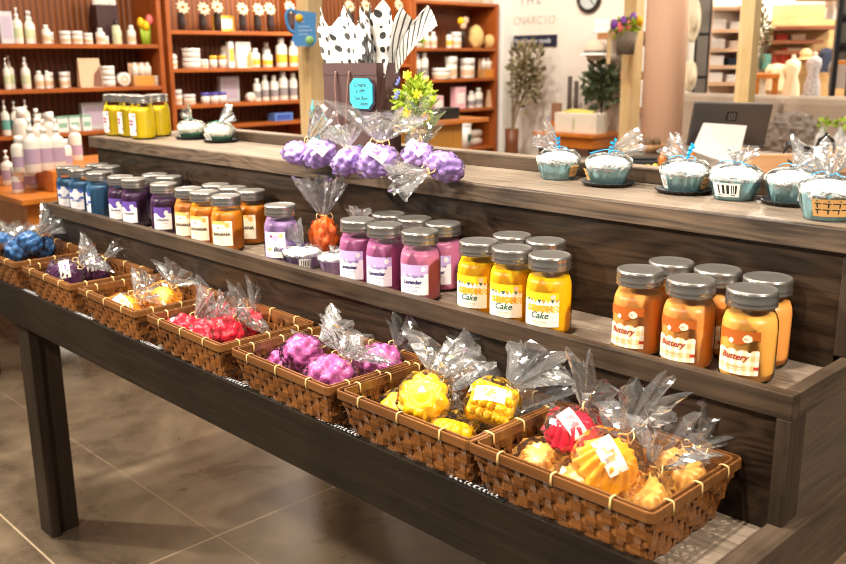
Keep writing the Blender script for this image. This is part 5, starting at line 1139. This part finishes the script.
for k, (u, lb) in enumerate(((820, 'clear glass bottle with green top, left of two, on the counter'), (838, 'clear glass bottle with green top, right of two, on the counter'))):
    p = onc(u, 158); t = thing('glass_bottle', lb, 'bottle', p, 0, 'glass bottles on the counter'); part('bottle_body', MB().lathe([(0, 0), (.030, 0), (.032, .06), (.028, .10), (.013, .12), (.013, .14)], 20), thin_clear('pale_bottle_glass', base=.15, rough=.08, milky=.35), t); part('leaf_stopper', leaves(26, .026, .026, .022, .03, 50+k), LEAFG, t).location = (0, 0, .15); part('paper_label', MB().lathe([(.0326, .02), (.0326, .055)], 20), WHT, t)

# shelving unit with wooden boards (white) -----------------------------------------------------
D7 = 8.2
def px(n, D=D7): return n*D/FPX
UM = frame(at(720, 96, D7), (.72, .70, 0))
un = thing('white_shelf_unit', 'pale shelving unit with wooden boards behind the pine post', 'shelving unit'); un.matrix_world = UM
UW = wood('blond_shelf', lin(226, 178, 140), lin(244, 206, 170), 'x', .5)
uh = px(88); uw = px(36)
part('side_panel', MB().box(-uw/2-.03, -uw/2, -.18, .18, -1.1, uh), UW, un); part('side_panel', MB().box(uw/2, uw/2+.03, -.18, .18, -1.1, uh), UW, un); part('back_panel', MB().box(-uw/2, uw/2, .17, .18, -1.1, uh), WHITEP, un)
UZ = [px(14), px(30), px(46), px(64), uh-.03]
for z in UZ: part('shelf_board', MB().box(-uw/2+.0005, uw/2-.0005, -.18, .1695, z-.03, z), UW, un)
for i, z in enumerate(UZ[:4]):
    for j, (x, w, h, mt, ds) in enumerate(((-uw*.27, uw*.36, px(9), LIN, 'white folded cloth'), (uw*.2, uw*.34, px(7), (LIN, mat('navy_cloth', lin(40, 44, 60), .8), LINB, LIN)[i], ('white folded cloth', 'navy folded cloth', 'oat folded cloth', 'white folded cloth')[i]))):
        t = thing('folded_cloth', f'{ds} at the {("left", "right")[j]} of the {("lowest", "second lowest", "second highest", "highest")[i]} board, pale shelving unit', 'cloth', (0, 0, 0), 0, 'cloths on the pale shelving unit'); t.matrix_world = UM @ T(x, -.02, z+.0005)
        for k in range(3): part('folded_layer', MB().box(-w/2, w/2, -.12, .12, k*h/3, (k+1)*h/3-.001, bev=.006), mt, t)
for k, (u, v, D, a, b, lb) in enumerate(((693, 20, 7.0, 16, 44, 'large ivory straw hat hanging right of the round column, upper one'), (690, 76, 7.0, 14, 32, 'ivory straw hat hanging right of the round column, lower one'))):
    t = thing('straw_hat', lb, 'hat', (0, 0, 0), 0, 'ivory straw hats'); t.matrix_world = frame(at(u, v, D), (.72, .70, 0))
    part('brim', MB().blob(px(a/2, D), .03, px(b/2, D), 3, .08, 2, k), mat('ivory_straw', lin(238, 224, 196), .7, noise_amt=.1, nscale=30), t); part('hat_crown', MB().blob(px(a/4, D), .07, px(b/4, D), 3), MATS['ivory_straw'], t).location = (0, -.05, 0)
gr = thing('black_grid_panel', 'dark metal grid panel between the straw hats and the shelving unit', 'panel'); gr.matrix_world = frame(at(700, 60, 7.6), (.72, .70, 0))
part('grid_frame', MB().box(-.05, -.035, 0, .015, -1.4, .7).box(.06, .075, 0, .015, -1.4, .7), BLK, gr); part('grid_infill', MB().box(-.035, .06, .004, .010, -1.4, .66), mat('grey_mesh', lin(120, 112, 104), .7), gr)
for z in (-.15, .2, .5): part('crossbar', MB().box(-.0348, .0598, .0, .015, z, z+.02), BLK, gr)

# clothing corner ----------------------------------------------------------------------------
CM = lambda u, v, D=D7: frame(at(u, v, D), (.72, .70, 0))
wb = thing('slat_wall', 'warm wooden slat wall with shelves behind the clothes', 'wall display'); wb.matrix_world = CM(800, 96, 8.8)
part('slat_panel', MB().box(-px(52, 8.8), px(46, 8.8), .03, .06, -1.2, px(88, 8.8)), wood('warm_slat', lin(176, 130, 76), lin(222, 184, 128), 'x', .5), wb)
DKW = wood('dark_rail_wood', lin(92, 50, 30), lin(140, 84, 52), 'x', .5)
for z, x0, x1 in ((px(67, 8.8), -36, 24), (px(54, 8.8), -40, 10), (px(44, 8.8), -36, 12)): part('shelf_board', MB().box(px(x0, 8.8), px(x1, 8.8), -.2, .0295, z-.035, z), DKW, wb)
def cloth(name, label, u, v, w, h, m, D=8.3, cat='clothing', group='clothes in the clothing corner', taper=.75, seed=1):
    """a hanging garment: shoulders, body and two sleeves"""
    t = thing(name, label, cat, (0, 0, 0), 0, group); t.matrix_world = CM(u, v, D); w, h = px(w, D), px(h, D)
    n = 20; prof = [(.10, .5), (taper*.5, .44), (taper*.5, .2), (.44, -.1), (.5, -.5)]; mb = MB()
    vs = []; 
    for r_, z_ in prof:
        for k in range(n): a = 2*PI*k/n; e = 1+.08*math.sin(5*a+seed); vs.append((r_*w*e*math.cos(a), r_*w*.4*e*math.sin(a), z_*h))
    f = [(i*n+k, i*n+(k+1) % n, (i+1)*n+(k+1) % n, (i+1)*n+k) for i in range(len(prof)-1) for k in range(n)]
    part('garment_body', mb.add(vs, f, 0, True), m, t)
    for s in (-1, 1): part('sleeve', MB().tube([(s*w*.30, 0, h*.42), (s*w*.46, 0, h*.25), (s*w*.50, 0, h*.02)], [w*.11, w*.10, w*.08], 8), m, t)
    return t
def bust(name, label, u, v, w, h, m, D=8.3):
    t = thing(name, label, 'dress form', (0, 0, 0), 0, 'dressed forms in the clothing corner'); t.matrix_world = CM(u, v, D); w, h = px(w, D), px(h, D)
    part('dress', MB().lathe([(w*.14, h*.42), (w*.40, h*.36), (w*.42, h*.22), (w*.30, h*.04), (w*.46, -h*.2), (w*.55, -h*.8)], 24, rf=lambda a, i: 1+.04*math.cos(6*a)*(i > 3)), m, t)
    part('form_neck', MB().lathe([(w*.13, h*.42), (w*.12, h*.5), (0, h*.52)], 16), LINB, t)
bust('dress_form', 'dress form in a long ivory dress', 792, 78, 17, 44, mat('ivory_dress', lin(250, 232, 198), .8))
bust('dress_form', 'dress form in a grey and white patterned dress', 813, 76, 17, 46, mat('patterned_dress', lin(190, 182, 182), .8, noise_amt=.75, nscale=45), D=8.0)
cloth('ivory_blouse', 'ivory ruffled blouse hanging left of the ivory dress', 776, 77, 20, 26, mat('ivory_cloth', lin(246, 222, 186), .85), D=8.5)
cloth('navy_top', 'navy top hanging right of the patterned dress', 826, 60, 14, 24, mat('navy_top_cloth', lin(46, 52, 74), .8), D=8.4)
cloth('red_top', 'faded red top hanging above the ivory dress', 785, 58, 13, 20, mat('faded_red', lin(190, 74, 58), .8), D=8.6)
cloth('coral_top', 'small coral top hanging left of the faded red one', 774, 60, 9, 12, mat('coral_cloth', lin(206, 100, 80), .8), D=8.6)
for k, u in enumerate((834, 842)): cloth('grey_sweater', ('oat grey sweater on the hanging rail, left one' if k == 0 else 'oat grey sweater on the hanging rail, right one'), u, 74, 11, 28, mat('oat_sweater', lin(196, 180, 168), .9), D=7.6, group='sweaters on the hanging rail')
tt = thing('tan_hat', 'tan hat resting above the dress forms', 'hat'); tt.matrix_world = CM(806, 54, 8.4); part('hat_crown', MB().blob(.055, .055, .05, 3), mat('tan_felt', lin(226, 190, 140), .8), tt); part('brim', MB().lathe([(.05, -.03), (.10, -.045), (.098, -.05), (.05, -.036)], 26), MATS['tan_felt'], tt)
for k, (u, v, w, h, mt, lb) in enumerate(((765, 62, 7, 15, mat('teal_print', lin(90, 150, 140), .6), 'teal box on the wooden shelf beside the coral top'), (766, 38, 9, 5, LINB, 'oat folded cloth at the left of the upper slat shelf'), (781, 37, 9, 5, mat('brick_red_cloth', lin(176, 60, 48), .8), 'red folded cloth on the upper slat shelf'), (796, 37, 13, 5, LINB, 'oat folded cloth at the right of the upper slat shelf'), (792, 50, 14, 4, LINB, 'oat folded cloth on the second slat shelf'))):
    t = thing('folded_cloth' if k else 'teal_box', lb, 'cloth' if k else 'box', (0, 0, 0), 0, 'goods on the slat wall shelves'); t.matrix_world = CM(u, v, 8.62); a, b = px(w, 8.6), px(h, 8.6)
    part('lower_fold', MB().box(-a/2, a/2, -.07, .07, -b/2, 0, bev=.006), mt, t); part('upper_fold', MB().box(-a/2, a/2, -.07, .07, .001, b/2, bev=.006), mt, t)
wt = thing('display_table', 'low honey wood display table edge below the clothes', 'table'); wt.matrix_world = CM(760, 76, 8.0); part('tabletop', MB().box(-px(10), px(11), -.2, .3, -.02, .02), TABLE_W, wt)
for s in (-1, 1): part('leg', MB().box(s*px(9)-.02, s*px(9)+.02, -.18, -.14, -1.3, -.021), TABLE_W, wt)
br = thing('black_bookshelf', 'tall black metal rack at the edge of the clothing corner', 'rack'); br.matrix_world = CM(842, 60, 7.3)
for x in (-px(7, 7.3), px(9, 7.3)): part('upright', MB().box(x-.02, x+.02, -.02, .02, -br.matrix_world.translation.z+.001, 1.2), BLK, br)
for z in (.12, .34, .56, -.02): part('crossbar', MB().box(-px(7, 7.3)+.0205, px(9, 7.3)-.0205, -.015, .015, z-.015, z+.015), BLK if z > 0 else TABLE_W, br)
part('back_sheet', MB().box(-px(7, 7.3), px(9, 7.3), .03, .035, .0, 1.2), mat('dark_mesh', lin(84, 76, 70), .7), br)
tw = cloth('white_towel', 'white towel hanging beside the black rack at the top', 831, 8, 11, 22, LIN, D=7.8)
tr = thing('trailing_plant', 'pale trailing plant hanging on the right side of the pine post', 'plant'); tr.matrix_world = CM(762, 22, 5.2); part('foliage', leaves(170, .05, .05, .16, .035, 61, .1), mat('sage_leaf', lin(176, 172, 130), .7, noise_amt=.3, nscale=30), tr).location = (0, 0, -.06); part('hanging_cord', MB().tube([(0, 0, .1), (0, 0, .6)], .004, 6), RAFFIA, tr)
# ceiling beam with tube lamps over the clothing corner
single('ceiling_beam', MB().box(-px(60, 7.4), px(60, 7.4), -.08, .08, 0, .16), wood('beam_wood', lin(150, 110, 76), lin(190, 146, 104), 'x', .6), 'wooden ceiling beam above the clothing corner', 'beam').matrix_world = CM(800, 1, 7.6)
GLOW = mat('lit_tube', (1, .93, .82), .4, emit=(1, .9, .76), estr=9)
for k, (u, w, lb) in enumerate(((735.5, 13, 'short lit tube lamp at the top, left of the pine post'), (775, 36, 'long lit tube lamp at the top, right of the pine post'))):
    t = thing('tube_lamp', lb, 'lamp', (0, 0, 0), 0, 'lit tube lamps'); t.matrix_world = CM(u, 2 if k == 0 else 1.5, 7.3); a = px(w/2, 7.3)
    part('lit_tube', MB().box(-a, a, -.025, .025, -.02, .018, bev=.008), GLOW, t); part('housing', MB().box(-a-.01, a+.01, -.035, .035, .0185, .05), WHITEP, t)

# ------------------------------------------------------------------ honey table with white bottles at the left
HT = .90; hx, hy = -3.68, .35
ot = thing('honey_table', 'honey orange wooden table crowded with white bottles at the left', 'table', (0, 0, 0))
part('tabletop', MB().box(hx-1.0, hx, hy, hy+.95, HT-.03, HT, bev=.005), TABLE_W, ot); part('table_apron', MB().box(hx-.96, hx-.05, hy+.03, hy+.05, HT-.15, HT-.0305).box(hx-.05, hx-.03, hy+.03, hy+.91, HT-.15, HT-.0305), TABLE_W, ot)
for x in (hx-.98, hx-.095):
    for y in (hy+.052, hy+.86): part('leg', MB().box(x, x+.042, y, y+.05, 0, HT-.031, bev=.003), TABLE_W, ot)
rs = single('display_riser', MB().box(hx-.72, hx-.12, hy+.20, hy+.90, HT+.0002, HT+.10, bev=.003), TABLE_W, 'low wooden riser under the rear bottles on the honey table', 'riser')
k = 0
FR = [(8, 191, .150, 'tub'), (18, 193, .135, 'tub'), (30, 190, .180, 'bottle'), (43, 188, .150, 'tub'), (51, 187, .155, 'tub')]
n_ = {}
def table_goods(lst, z0, row, kinds):
    for i, (u, v, h, kd, r) in enumerate(lst):
        p = onc(u, v, z0); nm = {'tub': ('cosmetic_jar', 'white cosmetic jar with mauve band', 'jar'), 'bottle': ('lotion_bottle', 'white bottle with mauve band', 'bottle'), 'pump': ('lotion_pump', 'white pump bottle with mauve band', 'bottle'), 'purple': ('purple_jar', 'purple glass jar with grey lid', 'jar')}[kd]
        lb = f'{nm[1]}, {ORD[i]} from left, {row} row, honey table'
        t = thing(nm[0], lb, nm[2], p, 0, f'bottles on the honey table, {row} row')
        if kd == 'purple':
            part('jar_body', MB().lathe([(0, 0), (r, 0), (r*1.02, h*.6), (r*.85, h*.72), (0, h*.72)], 22), mat('purple_glass', lin(116, 76, 150), .2, coat=.4), t); part('lid', MB().lathe([(0, h*.721), (r*.9, h*.721), (r*.9, h), (0, h)], 22), LIDM, t); part('label_band', MB().lathe([(r*1.03, h*.15), (r*1.03, h*.42)], 22), lilac, t)
        else: g_round(t, r, h, LBP, CREAMB, cap={'tub': 'lid', 'bottle': 'cap', 'pump': 'pump'}[kd])
table_goods([(9, 185, .175, 'pump', .030), (19, 193, .125, 'tub', .027), (30, 189, .150, 'bottle', .036), (44, 187, .155, 'bottle', .028), (54, 186.5, .10, 'tub', .024)], HT, 'front', 0)
table_goods([(22, 172, .17, 'bottle', .038), (34, 172, .25, 'pump', .038), (47, 170, .24, 'pump', .036), (59, 169, .24, 'pump', .036), (67, 168, .14, 'bottle', .030)], HT+.1002, 'middle', 0)
table_goods([(62, 183, .075, 'purple', .036), (74, 172, .088, 'purple', .034)], HT+.0002, 'right-hand', 0)
table_goods([(26, 162, .28, 'bottle', .044), (41, 161, .27, 'pump', .038), (54, 160, .25, 'bottle', .038), (77, 160, .18, 'bottle', .032)], HT+.1002, 'rear', 0)
# dark stool and bin behind the stand's far leg
stl = thing('dark_stool', 'dark wooden stool with stretcher under the honey table edge', 'stool', (-4.20, .12, 0)); DKS = mat('black_stained_wood', lin(44, 34, 28), .45)
part('seat', MB().box(-.17, .17, -.17, .17, .55, .58, bev=.004), DKS, stl)
for sx in (-1, 1):
    for sy in (-1, 1): part('leg', MB().box(sx*.145-.022, sx*.145+.022, sy*.145-.022, sy*.145+.022, 0, .5495), DKS, stl)
for a in (-1, 1): part('stretcher', MB().box(-.122, .122, a*.145-.012, a*.145+.012, .20, .235), DKS, stl); part('stretcher', MB().box(a*.145-.012, a*.145+.012, -.122, .122, .26, .295), DKS, stl)
bn = thing('white_bin', 'small white bin on the floor behind the stand leg', 'bin', (-4.02, .60, 0)); part('bin_body', MB().lathe([(0, 0), (.075, 0), (.09, .13), (.085, .13), (.07, .01), (0, .01)], 24), mat('bin_white', lin(206, 204, 200), .4), bn); part('rim', MB().lathe([(.091, .12), (.094, .125), (.091, .131)], 24), WHITEP, bn)
# small cabinet in front of the far bookcase
sc_ = thing('small_cabinet', 'small honey wood cabinet with overhanging top before the far bookcase', 'cabinet', (0, 0, 0))
q = at(452, 118, 6.3); cz = q.z
part('cabinet_top', MB().box(q.x-.28, q.x+.15, q.y-.42, q.y+.22, cz-.03, cz, bev=.004), TABLE_W, sc_); part('cabinet_body', MB().box(q.x-.24, q.x+.08, q.y-.40, q.y+.02, 0, cz-.0305), wood('ochre_panel', lin(176, 116, 36), lin(210, 150, 62), 'z', .45), sc_)
for k, (dy, w, h, mt, fc, lb) in enumerate(((-.30, .12, .16, GREYC, SKYC, 'white carton with blue print, leftmost on the small cabinet'), (-.17, .10, .15, PEACHC, WHITEP, 'peach and white carton, middle of the small cabinet top'), (-.05, .10, .15, PINKC, WHITEP, 'pink and white carton, right on the small cabinet top'))):
    t = thing('printed_carton', lb, 'carton', (q.x-.12, q.y+dy, cz+.0002), 0, 'cartons on the small cabinet'); g_box(t, w, .08, h, mt, fc, .6)
for k, dy in enumerate((-.27, -.08)): t = thing('black_box', f'low black box, {("left", "right")[k]} of two at the front of the small cabinet', 'box', (q.x+.02, q.y+dy, cz+.0002), 0, 'black boxes on the small cabinet'); part('box_base', MB().box(-.05, .05, -.08, .08, 0, .055), BLK, t); part('box_lid', MB().box(-.052, .052, -.082, .082, .0555, .075), BLK, t)
t = thing('tall_tumbler', 'white tumbler with dark emblem right of the small cabinet', 'tumbler', (-5.37, 5.08, .6872)); part('tumbler_body', MB().lathe([(0, 0), (.055, 0), (.066, .2), (0, .2)], 22), WHITEP, t); part('lid', MB().lathe([(0, .2005), (.069, .2005), (.069, .225), (0, .225)], 22), WHITEP, t); part('printed_emblem', MB().box(.0655, .067, -.02, .02, .06, .13), mat('dark_green_print', lin(60, 90, 84), .5), t)

# ------------------------------------------------------------------ light
SC.world = bpy.data.worlds.new('shop_ambient'); SC.world.use_nodes = True
bg = SC.world.node_tree.nodes['Background']; bg.inputs[0].default_value = (1.0, .86, .70, 1); bg.inputs[1].default_value = .15
def lamp(name, loc, power, size=.12, target=None, spot=70, col=(1., .89, .74)):
    l = bpy.data.lights.new(name, 'SPOT' if target is not None else 'POINT'); l.energy = power; l.color = col; l.shadow_soft_size = size
    o = bpy.data.objects.new(name, l); o.location = loc
    if target is not None: l.spot_size = math.radians(spot); l.spot_blend = .7; o.rotation_euler = (Vector(target)-Vector(loc)).to_track_quat('-Z', 'Y').to_euler()
    COL.objects.link(o); return o
for loc, pw, tgt, ang in (((-2.9, -2.3, 3.0), 430, (-.6, .1, 1.05), 60), ((-4.4, -1.7, 3.0), 360, (-2.1, .1, 1.05), 60), ((-.4, -.35, 3.2), 170, (-.4, .2, 1.0), 90), ((-1.5, -.3, 3.2), 170, (-1.5, .2, 1.0), 90),
                           ((-2.6, -.1, 3.2), 170, (-2.5, .3, 1.0), 90), ((1.7, -.3, 2.8), 240, (0, .4, .9), 80), ((-.4, -2.3, 3.1), 180, (-.8, .1, 1.05), 70)):  # last one is added front fill from the camera side
    lamp('track_spot', loc, pw, .07, tgt, ang)
for loc, pw, tgt in (((-3.6, 1.2, 3.1), 105, (-5.4, 1.3, 1.3)), ((-3.5, 2.8, 3.1), 95, (-5.4, 2.8, 1.3)), ((-3.9, 4.2, 3.1), 90, (-5.3, 4.9, 1.3)), ((-4.4, 3.4, 3.0), 70, (-4.6, 5.6, 1.5)), ((-1.2, 2.0, 3.1), 120, (-1.5, 2.8, 1.0))):
    lamp('track_spot', loc, pw, .08, tgt, 105)
for loc, pw in (((-1.9, 3.9, 3.0), 60), ((-1.4, 5.9, 2.8), 75), ((-2.7, 7.4, 2.8), 120), ((-1.6, 8.0, 2.6), 100), ((-3.0, .9, 3.0), 90), ((-4.97, 2.98, 2.2), 30)):  # unseen point lights; the last is added to make a glint on the floor
    lamp('unseen_lamp', loc, pw, .12)

# ------------------------------------------------------------------ camera
cd = bpy.data.cameras.new('camera'); cam = bpy.data.objects.new('camera', cd); COL.objects.link(cam)
mw = Matrix((C_R, C_U, -C_F)).transposed().to_4x4(); mw.translation = Vector((CX, CY, CZ)); cam.matrix_world = mw
cd.sensor_width = 36; cd.lens = FPX/846*36; cd.clip_start = .05; cd.clip_end = 60
cd.dof.use_dof = True; cd.dof.focus_distance = 1.70; cd.dof.aperture_fstop = 5.6
SC.camera = cam
vs = SC.view_settings; vs.view_transform = 'Standard'; vs.look = 'None'; vs.gamma = 1; vs.use_curve_mapping = False; vs.exposure = 0.55
SC.cycles.transparent_max_bounces = 40; SC.cycles.max_bounces = 8; SC.cycles.sample_clamp_indirect = 6; SC.cycles.use_denoising = True; SC.cycles.filter_width = 1.0
